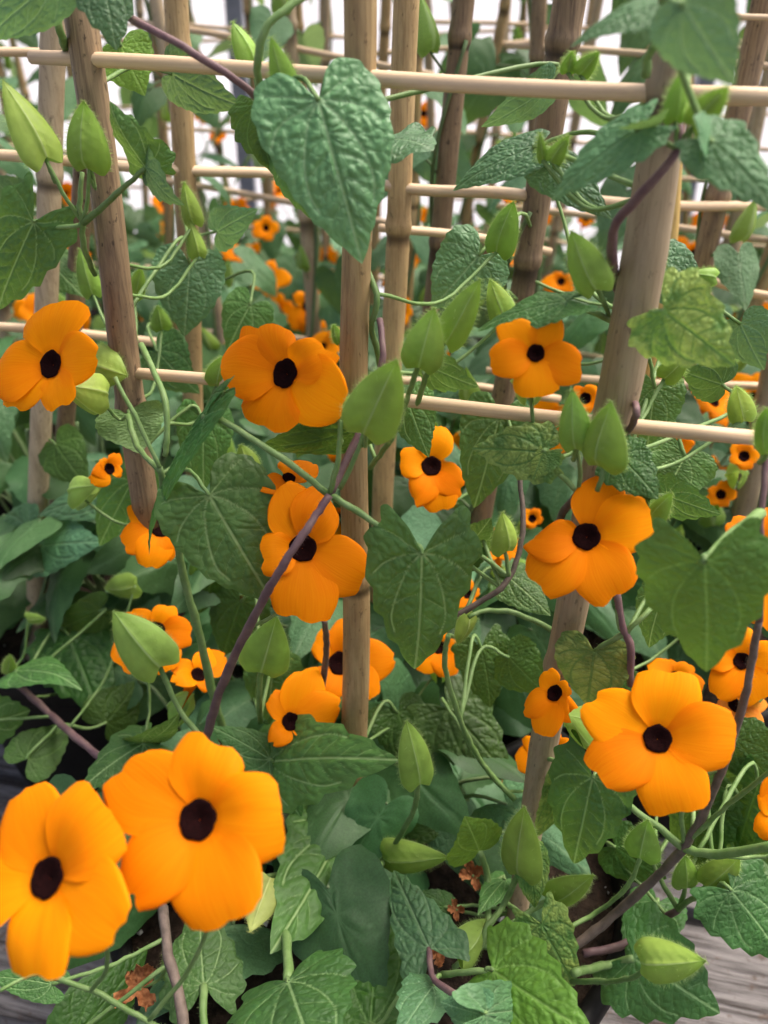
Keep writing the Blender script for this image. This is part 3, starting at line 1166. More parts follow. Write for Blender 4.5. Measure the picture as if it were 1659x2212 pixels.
def flower(parent, C, n, eye_r, petals, seed, mat='petal', detail=True, tube=.022, calyx=True, cup=0.0, cutmat='eye'):
    """C centre, n facing normal, petals list of (A, B) world points or 2-D tuples in plane"""
    rng = random.Random(seed)
    n = n.normalized()
    ex = (RT - n * RT.dot(n)).normalized()
    ey = n.cross(ex)
    Mx = Matrix((ex, ey, n)).transposed().to_4x4()
    Mx.translation = C
    # corolla tube behind the eye = the flower object itself
    t = np.linspace(0, 1, 8)
    Cc = np.stack([0 * t, -tube * .35 * t ** 2, -.0035 - tube * t], 1)
    Vt, Ft = tube_geo(Cc, np.interp(t, [0, .3, 1], [eye_r * .85, eye_r * .8, eye_r * .35]), 10, cap=False)
    f = new_obj('flower', mesh_np('flower', Vt, Ft, True, {'pu': np.full(len(Vt), .5), 'pv': np.zeros(len(Vt))}), M[mat])
    f.matrix_basis = Mx
    setpar(f, parent)
    P2 = []
    for (A, B) in petals:
        q = []
        for X in (A, B):
            if isinstance(X, Vector):
                d = X - CAM
                X = CAM + d * ((C - CAM).dot(n) / d.dot(n))
                q.append(((X - C).dot(ex), (X - C).dot(ey)))
            else:
                q.append(X)
        P2.append(q)
    R = np.mean([np.linalg.norm((np.array(a) + np.array(b)) / 2) for a, b in P2])
    for (a, b) in P2:
        a, b = np.array(a), np.array(b)
        aa, ab = math.atan2(a[1], a[0]), math.atan2(b[1], b[0])
        d = (ab - aa + math.pi) % (2 * math.pi) - math.pi
        am = aa + d / 2
        sp = max(.62, min(.95, abs(d) / 2 * 1.15)) * (1 if d >= 0 else -1)
        ir = eye_r * .92
        Ia = (ir * math.cos(am - sp), ir * math.sin(am - sp)); Ib = (ir * math.cos(am + sp), ir * math.sin(am + sp))
        V, F, U, VV = petal_mesh(Ia, Ib, a, b, None, R, rng, cup=cup, nu=16 if detail else 9, nv=15 if detail else 9)
        p = new_obj('petal', mesh_np('petal', V, F, True, {'pu': U, 'pv': VV}), M[mat])
        p.matrix_basis = Mx
        setpar(p, f)
    # eye: dark ring falling into a throat
    seg = 28 if detail else 14
    V = []
    ph = [rng.uniform(0, 6.28) for _ in range(3)]
    zoff = -.066 * R - .0012
    for (rf, z) in ((1.06, 0.0), (1.0, .0003), (.88, .0002), (.70, -.0001), (.5, -.0005), (.3, -.0010), (.02, -.0014)):
        for k in range(seg):
            a = 2 * math.pi * k / seg
            wob = 1 + (.035 * math.sin(5 * a + ph[0]) + .025 * math.sin(8 * a + ph[1]) + .012 * math.sin(13 * a + ph[2])) * (1 if rf > .8 else .3)
            V.append((eye_r * rf * wob * math.cos(a), eye_r * rf * wob * math.sin(a), z + zoff + .0012))
    F = orient_up(V, grid_faces(7, seg, 0, True), 1)
    e = new_obj('eye', mesh_np('eye', V, F), M[cutmat])
    e.matrix_basis = Mx
    setpar(e, f)
    if calyx:
        for sg in (-1, 1):
            V, F, ven = bract_geo(.021, .017, .0045, rng)
            F = orient_up(V, F, 1)
            b = new_obj('bract', mesh_np('bract', V, F, True, {'vein': ven, 'lx': [v[0] * 45 for v in V], 'ly': [v[1] * 30 for v in V]}), M['bract'])
            rot = Matrix.Rotation(R_(90), 4, 'X') @ Matrix.Rotation(R_(90 * sg), 4, 'Y')
            b.matrix_basis = Mx @ Matrix.Translation((sg * .0015, -tube * .32, -tube * 1.15 - .003)) @ rot
            setpar(b, f)
    base = C + n * (-tube * 1.2) - ey * tube * .35
    return f, base


def bud(parent, B, T, Wm, seed=0, mat='bract', thick=.30, roll=0.0, core=None, hairs=True, open_=0.0):
    rng = random.Random(seed)
    L = (T - B).length
    Mx = basis_from(B, T, roll)
    th = Wm * rng.uniform(.20, .34)
    bex = rng.uniform(1.6, 2.5)
    # the closed corolla inside
    tt = np.linspace(0.02, 1, 9)
    V, F = tube_geo(np.stack([0 * tt, L * (.02 + .8 * tt), 0 * tt], 1), Wm * .16 * np.sin(tt * math.pi * .93 + .1) + .0002, 10)
    b = new_obj('bud', mesh_np('bud', V, F, True, {'vein': np.zeros(len(V))}), M['core'] if core else M[mat])
    b.matrix_basis = Mx
    setpar(b, parent)
    for sg in (1, -1):
        V, F, ven = bract_geo(L, Wm, th, rng, sg, keel=.22, ex=bex)
        F = orient_up(V, F, sg)
        V = [np.array(v) for v in V]
        if open_:
            for v in V:
                v[2] += sg * open_ * Wm * max(0, v[1] / L)
        if hairs:
            base, nr = [], []
            nu, nv = 24, 23
            for i in range(1, nu):
                for j in (0, nv - 1):
                    for _ in range(3):
                        q = V[i * nv + j] * 1.0
                        if i < nu - 1:
                            q = q + (V[(i + 1) * nv + j] - q) * rng.random()
                        base.append(q); nr.append(np.array([np.sign(q[0]) * 1.0, .1, sg * .25]))
            for _ in range(26):
                i, j = rng.randrange(2, nu - 1), rng.randrange(1, nv - 1)
                base.append(V[i * nv + j]); nr.append(np.array([0, .2, sg * .6]))
            k0 = len(V)
            add_hairs(V, F, base, nr, rng, .0016, .00005)
            ven = np.concatenate([ven, np.ones(len(V) - k0)])
        o = new_obj('bract', mesh_np('bract', V, F, True, {'vein': ven, 'lx': [v[0] * 45 for v in V], 'ly': [v[1] * 30 for v in V]}), M[mat])
        o.matrix_basis = Mx
        setpar(o, b)
    return b


# ------------------------------------------------------------------ plants
VN = 'black_eyed_susan_vine'
V_A = empty(VN, (C_front.x, C_front.y, SOIL_Z), 'big flowering vine with large orange dark-eyed blooms on the front trellis', 'vine')
V_L = empty(VN, (C_left.x, C_left.y, SOIL_Z), 'leafy orange-flowered vine on the slender pale canes behind the brown front cane', 'vine')
V_M = empty(VN, (C_mid.x, C_mid.y, SOIL_Z), 'orange-flowered vine twining up the dark noded cane behind the middle cane', 'vine')
V_R = empty(VN, (C_right.x, C_right.y, SOIL_Z), 'orange-flowered vine around the yellow cane behind the leaning grey cane', 'vine')


def owner(x, off):
    if off < .05: return V_A
    return V_L if x < 560 else (V_M if x < 1110 else V_R)


sid = [0]


def nid():
    sid[0] += 1
    return sid[0]


def S(pts, w0, w1=None, mat='stem_green', hairs=2.0):
    """front stem: pts (x, y, off) in picture units"""
    P = [PT(x, y, o) for x, y, o in pts]
    w1 = w1 or w0
    return stem(owner(pts[0][0], pts[0][2]), P, rad_px(w0, P[0]), rad_px(w1, P[-1]), mat, hairs, nid())


# main stems ------------------------------------------------------
S([(432, 1640, -.075), (480, 1480, -.088), (560, 1310, -.09), (625, 1200, -.082), (712, 1070, -.055)], 19, 17, 'stem_purple', 3)
S([(712, 1070, -.05), (745, 1000, -.04), (785, 915, -.03), (812, 830, -.015), (828, 760, -.01), (820, 690, .0)], 17, 14, 'stem_purple', 3)
S([(712, 1070, -.05), (640, 1012, -.055), (560, 958, -.06), (475, 905, -.06), (438, 900, -.06)], 16, 13, 'stem_green', 3)
S([(712, 1070, -.05), (760, 1097, -.05), (820, 1135, -.05), (912, 1196, -.045)], 17, 12, 'stem_green', 3)
S([(712, 1068, -.05), (730, 990, -.05), (736, 905, -.05)], 12, 11)
S([(735, 1055, -.05), (770, 980, -.05), (790, 925, -.05)], 11, 10)
S([(275, 35, -.035), (380, 92, -.035), (480, 152, -.03), (567, 216, -.02)], 17, 17, 'stem_purple', 3)
S([(60, -120, -.05), (160, -40, -.045), (275, 35, -.035)], 17, 17, 'stem_purple', 0)
S([(567, 216, -.02), (556, 130, -.03), (580, 55, -.03), (655, -6, -.02), (740, -30, .0)], 17, 15, 'stem_green', 3)
S([(567, 216, -.02), (600, 330, .0), (680, 450, .005), (745, 520, .012), (785, 570, .008)], 13, 13, 'stem_green', 2)
S([(785, 570, .008), (815, 640, .0), (802, 705, .0), (815, 760, .005), (826, 820, .01)], 14, 13, 'stem_green', 2)
S([(1462, 262, -.02), (1468, 318, -.022), (1400, 402, -.025), (1335, 478, -.022), (1320, 545, -.012), (1330, 615, .005)], 17, 22, 'stem_purple', 3)
S([(1330, 615, .005), (1375, 700, .022), (1400, 740, .02), (1370, 790, .022)], 20, 18, 'stem_purple', 0)
S([(1365, 860, .008), (1375, 885, -.012), (1362, 925, -.006), (1330, 950, .012)], 16, 14, 'stem_purple', 0)
S([(1462, 262, -.02), (1478, 200, -.02), (1500, 120, .01)], 13, 12, 'stem_green')
S([(1463, 320, -.022), (1420, 300, -.026), (1378, 280, -.028)], 13, 11)
S([(1465, 318, -.022), (1500, 312, -.03), (1540, 308, -.035)], 13, 11)
S([(1463, 315, -.022), (1458, 255, -.022)], 10, 9)
S([(1468, 305, -.022), (1485, 285, -.022), (1500, 268, -.024)], 9, 8)
S([(1395, 165, -.012), (1400, 120, -.014), (1435, 75, -.016), (1455, 60, .0)], 20, 18, 'stem_green', 2)
S([(120, 0, -.01), (128, 60, -.012), (142, 105, .0)], 18, 17, 'stem_green', 2)
# left node
S([(205, 592, .006), (182, 540, -.014), (178, 482, -.02), (172, 440, -.022), (178, 372, -.02)], 13, 10, 'stem_green', 3)
S([(178, 480, -.02), (140, 425, -.026), (98, 342, -.03)], 9, 9, 'stem_green', 3)
S([(180, 478, -.02), (190, 430, -.024), (194, 358, -.026)], 9, 9, 'stem_green', 3)
S([(176, 485, -.02), (125, 492, -.022), (72, 480, -.025)], 10, 9, 'stem_green', 3)
S([(182, 480, -.02), (240, 430, -.026), (313, 364, -.03)], 16, 11, 'stem_green', 3)
# middle left tangle
S([(305, 745, -.01), (352, 848, -.035), (362, 930, -.045), (356, 985, -.05)], 14, 12, 'stem_green', 3)
S([(248, 815, -.04), (300, 915, -.045), (345, 1010, -.05)], 11, 10, 'stem_green', 3)
S([(276, 897, -.02), (298, 965, -.035), (345, 1018, -.05)], 14, 12, 'stem_green', 3)
S([(345, 1010, -.05), (362, 1090, -.045), (378, 1150, -.045), (402, 1265, -.045), (432, 1375, -.045), (470, 1540, -.04), (520, 1660, -.03)], 15, 20, 'stem_green', 3)
S([(345, 1440, -.06), (385, 1528, -.065), (432, 1592, -.07)], 12, 13, 'stem_green', 3)
S([(14, 1455, -.02), (100, 1535, -.025), (160, 1590, -.03), (260, 1670, -.035)], 15, 18, 'stem_purple', 3)
S([(352, 1960, -.05), (362, 2060, -.05), (382, 2130, -.045), (402, 2240, -.04)], 22, 24, 'stem_brown', 2)
S([(120, 2112, -.12), (220, 2150, -.11), (300, 2195, -.10), (380, 2240, -.09)], 13, 13, 'stem_green', 3)
S([(0, 2140, -.10), (60, 2110, -.10), (130, 2090, -.11)], 9, 8, 'stem_green', 0)
# bottom right
S([(1640, 1340, -.03), (1605, 1520, -.03), (1548, 1690, -.03), (1475, 1832, -.03), (1345, 1960, -.03), (1225, 2055, -.01), (1150, 2100, .01)], 17, 23, 'stem_brown', 3)
S([(1640, 1340, -.03), (1640, 1220, -.03), (1643, 1110, -.03), (1662, 960, -.02)], 18, 15, 'stem_purple', 3)
S([(1475, 1832, -.03), (1420, 1785, -.03), (1365, 1745, -.03), (1300, 1690, -.025)], 17, 12, 'stem_green', 3)
S([(1478, 1832, -.03), (1540, 1845, -.035), (1680, 1825, -.045)], 19, 23, 'stem_green', 3)
S([(1478, 1825, -.03), (1560, 1750, -.035), (1680, 1655, -.045)], 11, 11, 'stem_green', 3)
S([(1478, 1825, -.03), (1472, 1760, -.03), (1480, 1700, -.03)], 11, 10)
S([(1465, 1965, .0), (1425, 1990, .0), (1350, 2040, .005), (1260, 2060, .01)], 16, 18, 'stem_purple', 2)
S([(1465, 1965, .0), (1430, 1905, .0), (1405, 1850, .0)], 12, 9)
S([(1465, 1965, .0), (1478, 1930, -.002), (1480, 1908, -.004)], 11, 9)
S([(1465, 1965, .0), (1500, 1940, -.01), (1580, 1925, -.02)], 13, 12)
S([(1385, 1848, -.03), (1355, 1915, -.03), (1290, 1970, -.028), (1200, 2020, -.02), (1120, 2085, .0)], 10, 11, 'stem_green', 3)
S([(1240, 2102, -.05), (1310, 2085, -.05), (1368, 2070, -.045)], 20, 16, 'stem_green', 2)
S([(1235, 2120, -.08), (1310, 2120, -.09), (1370, 2110, -.10), (1396, 2085, -.10)], 13, 10, 'stem_green', 3)
S([(1125, 1880, -.06), (1090, 1950, -.055), (1052, 2005, -.045), (1035, 2050, -.03)], 14, 14, 'stem_green', 3)
S([(1095, 1950, -.04), (1130, 1975, -.055), (1170, 1997, -.07)], 10, 9, 'stem_green', 3)
S([(1195, 1938, -.04), (1120, 1985, -.035), (1040, 2040, -.02), (980, 2090, .0)], 12, 12, 'stem_green', 3)
S([(1035, 1838, -.03), (1052, 1890, -.025), (1055, 1960, -.01), (1050, 2050, .01)], 15, 15, 'stem_green', 3)
S([(955, 2105, -.05), (1010, 2100, -.07), (1065, 2097, -.08)], 15, 12, 'stem_green', 3)
S([(903, 1686, -.05), (892, 1755, -.045), (842, 1840, -.035), (800, 1900, -.01)], 12, 12, 'stem_green', 3)
S([(835, 1850, -.03), (815, 1880, -.02), (790, 1920, .0)], 12, 11, 'stem_green', 2)
S([(622, 2118, -.06), (622, 2060, -.05), (615, 2000, -.03)], 22, 20, 'stem_green', 2)
S([(927, 2050, -.05), (935, 2110, -.06), (985, 2150, -.075), (1045, 2190, -.09)], 12, 18, 'stem_purple', 3)
S([(440, 2128, -.03), (440, 2190, -.03), (445, 2260, -.02)], 17, 18, 'stem_green', 2)
S([(560, 1900, -.04), (600, 1890, -.03), (612, 1900, -.02)], 12, 11)
# middle right
S([(1250, 1062, -.015), (1215, 1110, -.005), (1200, 1160, .01), (1200, 1240, .03)], 16, 18, 'stem_brown', 3)
S([(1250, 1062, -.015), (1215, 1030, -.012), (1175, 978, -.01)], 13, 11, 'stem_green', 3)
S([(1250, 1062, -.015), (1252, 1010, -.02), (1246, 962, -.024)], 10, 9, 'stem_green', 3)
S([(1300, 995, -.026), (1302, 1020, -.03), (1290, 1060, -.03)], 12, 11, 'stem_green', 2)
S([(1330, 1270, -.02), (1345, 1350, -.02), (1362, 1400, -.02), (1362, 1480, -.02)], 16, 17, 'stem_purple', 3)
S([(1348, 1370, -.02), (1310, 1390, -.02), (1284, 1407, -.02)], 14, 11, 'stem_green', 3)
S([(1352, 1370, -.02), (1400, 1320, -.015), (1430, 1290, .0)], 11, 11, 'stem_green', 3)
S([(1340, 1360, -.02), (1332, 1310, -.02), (1336, 1270, -.02)], 11, 10)
S([(962, 1345, .0), (1040, 1298, .01), (1100, 1248, .02), (1130, 1140, .035), (1120, 1010, .05)], 14, 11, 'stem_brown', 2)
S([(1100, 1248, .02), (1095, 1215, .02), (1090, 1186, .02)], 10, 8)
S([(1100, 1248, .02), (1060, 1215, .025), (1010, 1180, .03)], 12, 9)
S([(968, 1372, -.01), (962, 1440, -.01), (1000, 1570, .0), (1050, 1660, .015), (1110, 1725, .03)], 11, 13, 'stem_green', 3)
S([(1012, 1333, -.01), (1060, 1318, .0), (1130, 1330, .005), (1190, 1360, .015)], 10, 13, 'stem_green', 2)
S([(905, 786, -.03), (882, 850, -.02), (850, 940, .0), (800, 1010, .02)], 12, 12, 'stem_green', 3)
S([(963, 736, -.02), (925, 800, -.015), (900, 880, .0)], 12, 12, 'stem_green', 3)
S([(1290, 620, -.01), (1305, 655, -.005), (1318, 690, .008)], 11, 10, 'stem_green', 3)
S([(1222, 650, -.015), (1265, 668, -.01), (1320, 692, .008)], 13, 14, 'stem_green', 3)
S([(1432, 672, -.02), (1405, 676, -.005), (1372, 690, .012)], 11, 11, 'stem_green', 3)
S([(1523, 1213, -.065), (1560, 1172, -.055), (1615, 1130, -.04), (1643, 1108, -.03)], 22, 28, 'stem_green', 3)
S([(700, 1340, .0), (705, 1400, .01), (695, 1500, .015), (690, 1560, .02)], 13, 15, 'stem_brown', 2)
S([(565, 1440, -.03), (560, 1500, -.025), (562, 1560, -.01)], 12, 13, 'stem_green', 2)
S([(310, 1605, -.06), (330, 1640, -.055), (350, 1700, -.04)], 13, 12, 'stem_purple', 2)
S([(583, 1645, -.04), (560, 1680, -.03), (540, 1760, -.01)], 15, 13, 'stem_purple', 2)

# leaves ----------------------------------------------------------
# (Jx, Jy, Tx, Ty, apparent width, offset, style, material, roll deg, extras)
LEAVES = [
    (688, 217, 783, 570, 285, -.028, 'c', 'leaf_pale_skylit', 6, dict(bul=1.7, bend=.05, fold=.12, rip=.02)),
    (635, 300, 737, 508, 170, -.004, 'c', 'leaf', 25, {}),
    (556, 226, 585, 372, 140, .002, 'h', 'leaf_dark', 25, dict(flip=False, curl=.5)),
    (215, -70, 251, 108, 150, -.040, 'h', 'leaf_pale_skylit', 0, dict(bul=1.1)),
    (115, -40, -40, 95, 120, -.045, 'c', 'leaf_pale_skylit', 20, {}),
    (72, 480, -8, 672, 150, -.028, 'h', 'leaf', 20, dict(bul=1.5, rip=.05)),
    (314, 362, 230, 222, 90, -.030, 'h', 'leaf', 35, dict(fold=.5, rip=.08, curl=.4)),
    (314, 362, 388, 446, 60, -.030, 'h', 'leaf_pale_skylit', 50, dict(curl=.4)),
    (410, 570, 398, 728, 158, .075, 'c', 'leaf_pale_skylit', 0, dict(bul=.7)),
    (468, 500, 556, 452, 90, .10, 'c', 'leaf_pale_skylit', 10, {}),
    (372, 160, 525, 232, 120, .055, 'c', 'leaf_pale_skylit', 20, {}),
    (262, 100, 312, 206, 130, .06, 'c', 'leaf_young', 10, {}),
    (840, 300, 936, 322, 100, .010, 'h', 'leaf_pale_skylit', 62, dict(rip=.06)),
    (1034, 552, 932, 668, 165, .075, 'c', 'leaf_pale_skylit', 0, {}),
    (1150, 318, 976, 410, 85, .025, 'c', 'leaf_pale_skylit', 45, {}),
    (1180, 192, 1040, 276, 80, .05, 'c', 'leaf_pale_skylit', 35, {}),
    (1378, 280, 1188, 432, 105, -.030, 'h', 'leaf_pale_skylit', 35, dict(bul=1.3)),
    (1378, 280, 1445, 236, 40, -.030, 'a', 'leaf_pale_skylit', 60, {}),
    (1185, 358, 1322, 472, 105, .03, 'c', 'leaf_pale_skylit', 15, {}),
    (1430, 8, 1230, 98, 62, -.035, 'c', 'leaf_pale_skylit', 58, {}),
    (1478, 12, 1587, 184, 190, -.055, 'c', 'leaf_pale_skylit', 8, dict(bul=1.1)),
    (1540, 306, 1680, 460, 130, -.040, 'h', 'leaf_pale_skylit', 25, dict(bul=1.5, rip=.05)),
    (1540, 306, 1500, 250, 60, -.038, 'c', 'leaf_pale_skylit', 60, {}),
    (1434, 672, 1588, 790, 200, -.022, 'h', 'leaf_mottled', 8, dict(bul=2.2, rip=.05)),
    (1428, 560, 1505, 700, 120, .06, 'c', 'leaf_pale_skylit', 10, {}),
    (1222, 650, 1028, 712, 62, -.016, 'h', 'leaf', 60, dict(rip=.07)),
    (1415, 838, 1398, 968, 130, .055, 'c', 'leaf', 10, {}),
    (1078, 905, 1024, 1100, 155, .055, 'c', 'leaf', 10, dict(bul=1.3)),
    (1175, 977, 1018, 968, 130, -.012, 'h', 'leaf_mottled', 10, dict(bul=1.6)),
    (1175, 977, 1152, 1036, 80, -.014, 'h', 'leaf_mottled', 30, dict(bul=1.3)),
    (1340, 988, 1422, 1078, 120, -.012, 'h', 'leaf', 10, dict(bul=1.3)),
    (880, 862, 926, 988, 110, .012, 'c', 'leaf', 10, {}),
    (925, 790, 1032, 836, 90, -.008, 'h', 'leaf', 25, {}),
    (912, 1196, 896, 1455, 232, -.050, 'h', 'leaf', 4, dict(bul=1.4, fold=.2, curl=.2)),
    (452, 1070, 594, 1310, 255, -.062, 'c', 'leaf', 5, dict(bul=1.3, fold=.12)),
    (1523, 1213, 1526, 1455, 275, -.070, 'h', 'leaf_dark', 0, dict(bul=.6, fold=.15)),
    (768, 928, 555, 968, 90, -.02, 'c', 'leaf_dark', 45, dict(bul=1.2)),
    (440, 900, 312, 1200, 26, -.062, 'c', 'leaf', 70, dict(fold=.3)),
    (480, 850, 420, 950, 34, -.055, 'c', 'leaf', 55, {}),
    (278, 896, 302, 980, 150, -.012, 'c', 'leaf_dark', 15, dict(flip=True)),
    (440, 905, 440, 1062, 120, .03, 'c', 'leaf', 10, {}),
    (150, 1372, 218, 1548, 190, .05, 'h', 'leaf_dark', 10, dict(bul=1.5)),
    (35, 1448, 166, 1468, 80, -.022, 'c', 'leaf', 45, dict(curl=.6)),
    (310, 1605, 172, 1705, 125, -.062, 'h', 'leaf', 30, dict(fold=.3)),
    (310, 1605, 388, 1545, 60, -.060, 'c', 'leaf', 50, {}),
    (583, 1645, 856, 1640, 215, -.045, 'h', 'leaf', 10, dict(bul=1.0)),
    (583, 1645, 650, 1768, 130, -.047, 'h', 'leaf', 15, {}),
    (583, 1640, 455, 1568, 90, -.047, 'c', 'leaf', 20, {}),
    (740, 1790, 588, 2056, 240, -.035, 'h', 'leaf', 6, dict(bul=1.5)),
    (622, 2120, 700, 2330, 290, -.065, 'h', 'leaf', 0, dict(bul=1.1)),
    (800, 2212, 822, 1945, 205, .0, 'c', 'leaf_dark', 0, dict(bul=1.4)),
    (927, 2048, 848, 1876, 148, -.052, 'a', 'leaf_pale_skylit', 5, dict(bul=1.4)),
    (1066, 2097, 1280, 2235, 230, -.082, 'h', 'leaf_young', 5, dict(bul=1.5)),
    (1170, 1997, 1242, 2134, 120, -.072, 'h', 'leaf_mottled', 10, dict(bul=1.2)),
    (1145, 1850, 1156, 1964, 80, -.058, 'c', 'leaf_mottled', 5, {}),
    (1035, 1838, 1005, 1765, 138, -.032, 'c', 'leaf_young', 10, dict(bul=1.2)),
    (1280, 1680, 1238, 1870, 180, -.03, 'h', 'leaf', 8, dict(bul=1.0)),
    (1218, 1690, 1155, 1815, 66, -.02, 'c', 'leaf_mottled', 35, {}),
    (1420, 1950, 1362, 2110, 130, .012, 'c', 'leaf', 10, {}),
    (1368, 2070, 1556, 2190, 230, -.045, 'h', 'leaf', 10, dict(bul=.8)),
    (1580, 1925, 1690, 2075, 175, -.022, 'h', 'leaf', 20, dict(bul=.8)),
    (1600, 1720, 1645, 1905, 150, .02, 'c', 'leaf', 10, {}),
    (1284, 1407, 1268, 1525, 172, -.022, 'c', 'leaf_mottled', 5, dict(bul=1.2)),
    (968, 1530, 1100, 1685, 170, .05, 'h', 'leaf_dark', 10, dict(bul=1.2)),
    (958, 1792, 962, 1655, 150, .06, 'c', 'leaf_dark', 20, {}),
    (1440, 1070, 1558, 1112, 90, .04, 'h', 'leaf', 20, {}),
    (1480, 985, 1428, 1085, 150, .07, 'c', 'leaf', 10, {}),
    (285, 1040, 213, 1182, 115, .045, 'c', 'leaf', 10, {}),
    (280, 1060, 78, 1112, 100, .09, 'c', 'leaf_pale_skylit', 30, {}),
    (90, 1180, 222, 1170, 130, .07, 'c', 'leaf_pale_skylit', 20, {}),
    (60, 1150, -40, 1220, 120, .08, 'c', 'leaf_pale_skylit', 20, {}),
    (120, 960, 190, 1052, 110, .10, 'c', 'leaf_dark', 20, {}),
    (215, 1320, 110, 1365, 80, .06, 'c', 'leaf_dark', 20, {}),
    (-25, 1560, 66, 1535, 110, -.02, 'h', 'leaf', 20, {}),
    (590, 1440, 580, 1562, 130, .02, 'c', 'leaf', 10, {}),
    (440, 2128, 432, 1952, 165, -.03, 'h', 'leaf', 0, dict(bul=1.0)),
    (170, 2230, 322, 2045, 140, .01, 'c', 'leaf_dark', 20, dict(bul=.8)),
    (112, 2126, -30, 2108, 75, -.05, 'c', 'leaf', 20, {}),
    (1040, 2192, 952, 2165, 100, -.095, 'c', 'leaf_pale_skylit', 20, dict(bul=.7)),
    (1050, 2190, 1176, 2165, 110, -.097, 'c', 'leaf_pale_skylit', 15, dict(bul=.7)),
    (935, 2130, 860, 2240, 120, -.055, 'h', 'leaf_pale_skylit', 20, {}),
    (1100, 1248, 1190, 1330, 100, .04, 'c', 'leaf', 20, {}),
    (1010, 1180, 1060, 1120, 100, .04, 'c', 'leaf', 20, {}),
    (1010, 1180, 980, 1250, 90, .04, 'c', 'leaf_dark', 20, {}),
    (1040, 1400, 1060, 1530, 120, .05, 'h', 'leaf_dark', 10, {}),
    (1430, 1290, 1400, 1400, 110, .01, 'c', 'leaf', 25, {}),
    (700, 1740, 800, 1860, 120, .02, 'c', 'leaf_dark', 25, {}),
    (820, 1780, 905, 1800, 130, .03, 'h', 'leaf_dark', 20, {}),
    (960, 1960, 870, 1940, 70, .02, 'c', 'leaf_dark', 20, {}),
    (1090, 1900, 1032, 1975, 66, -.02, 'c', 'leaf', 20, {}),
    (1330, 1120, 1440, 1190, 120, .03, 'c', 'leaf', 20, {}),
    (1330, 1500, 1450, 1560, 120, .0, 'c', 'leaf', 20, {}),
    (660, 1500, 560, 1560, 110, .03, 'c', 'leaf', 30, {}),
    (480, 1190, 430, 1330, 120, .06, 'c', 'leaf_dark', 20, {}),
    (520, 1300, 480, 1420, 130, .06, 'c', 'leaf_dark', 10, {}),
    (690, 880, 640, 990, 100, .05, 'c', 'leaf_dark', 20, {}),
    (1560, 830, 1470, 800, 100, .08, 'c', 'leaf', 20, {}),
    (1600, 700, 1650, 800, 110, .10, 'c', 'leaf_pale_skylit', 20, {}),
    (1130, 690, 1180, 760, 100, .10, 'c', 'leaf', 10, {}),
    (100, 560, 180, 640, 100, .12, 'c', 'leaf', 10, {}),
    (340, 760, 430, 850, 120, .09, 'c', 'leaf', 20, {}),
    (540, 660, 490, 760, 110, .12, 'c', 'leaf', 20, {}),
    (30, 430, -20, 380, 90, .10, 'c', 'leaf_pale_skylit', 20, {}),
    (1520, 1735, 1492, 1890, 150, .015, 'h', 'leaf_dark', 10, {}),
    (1640, 1690, 1592, 1840, 150, .02, 'c', 'leaf_dark', 15, {}),
    (1560, 1850, 1672, 1905, 130, .01, 'h', 'leaf', 20, {}),
    (1590, 1600, 1680, 1700, 130, .03, 'c', 'leaf_dark', 15, {}),
    (1330, 1830, 1440, 1900, 120, .02, 'c', 'leaf_dark', 20, {}),
    (60, 1640, 150, 1560, 110, .06, 'c', 'leaf_dark', 20, {}),
    (230, 1560, 300, 1470, 120, .05, 'c', 'leaf_dark', 20, {}),
    (1100, 1420, 1180, 1500, 120, .05, 'c', 'leaf_dark', 20, {}),
    (860, 1540, 900, 1660, 130, .05, 'c', 'leaf_dark', 20, {}),
]
LJ = []
for i, (jx, jy, tx, ty, w, off, st, mt, roll, ex) in enumerate(LEAVES):
    J = PT(jx, jy, off)
    T = PT(tx, ty, off - .006)
    ex = dict(ex)
    Wm = w / K / FPX * fz((J + T) / 2) / max(.35, math.cos(R_(roll)))
    sg = -1 if (i * 7) % 3 == 0 else 1
    leaf(owner(jx, off), J, T, Wm, st, mt, R_(roll) * sg, seed=i + 3, **ex)
    LJ.append((J, owner(jx, off), T))

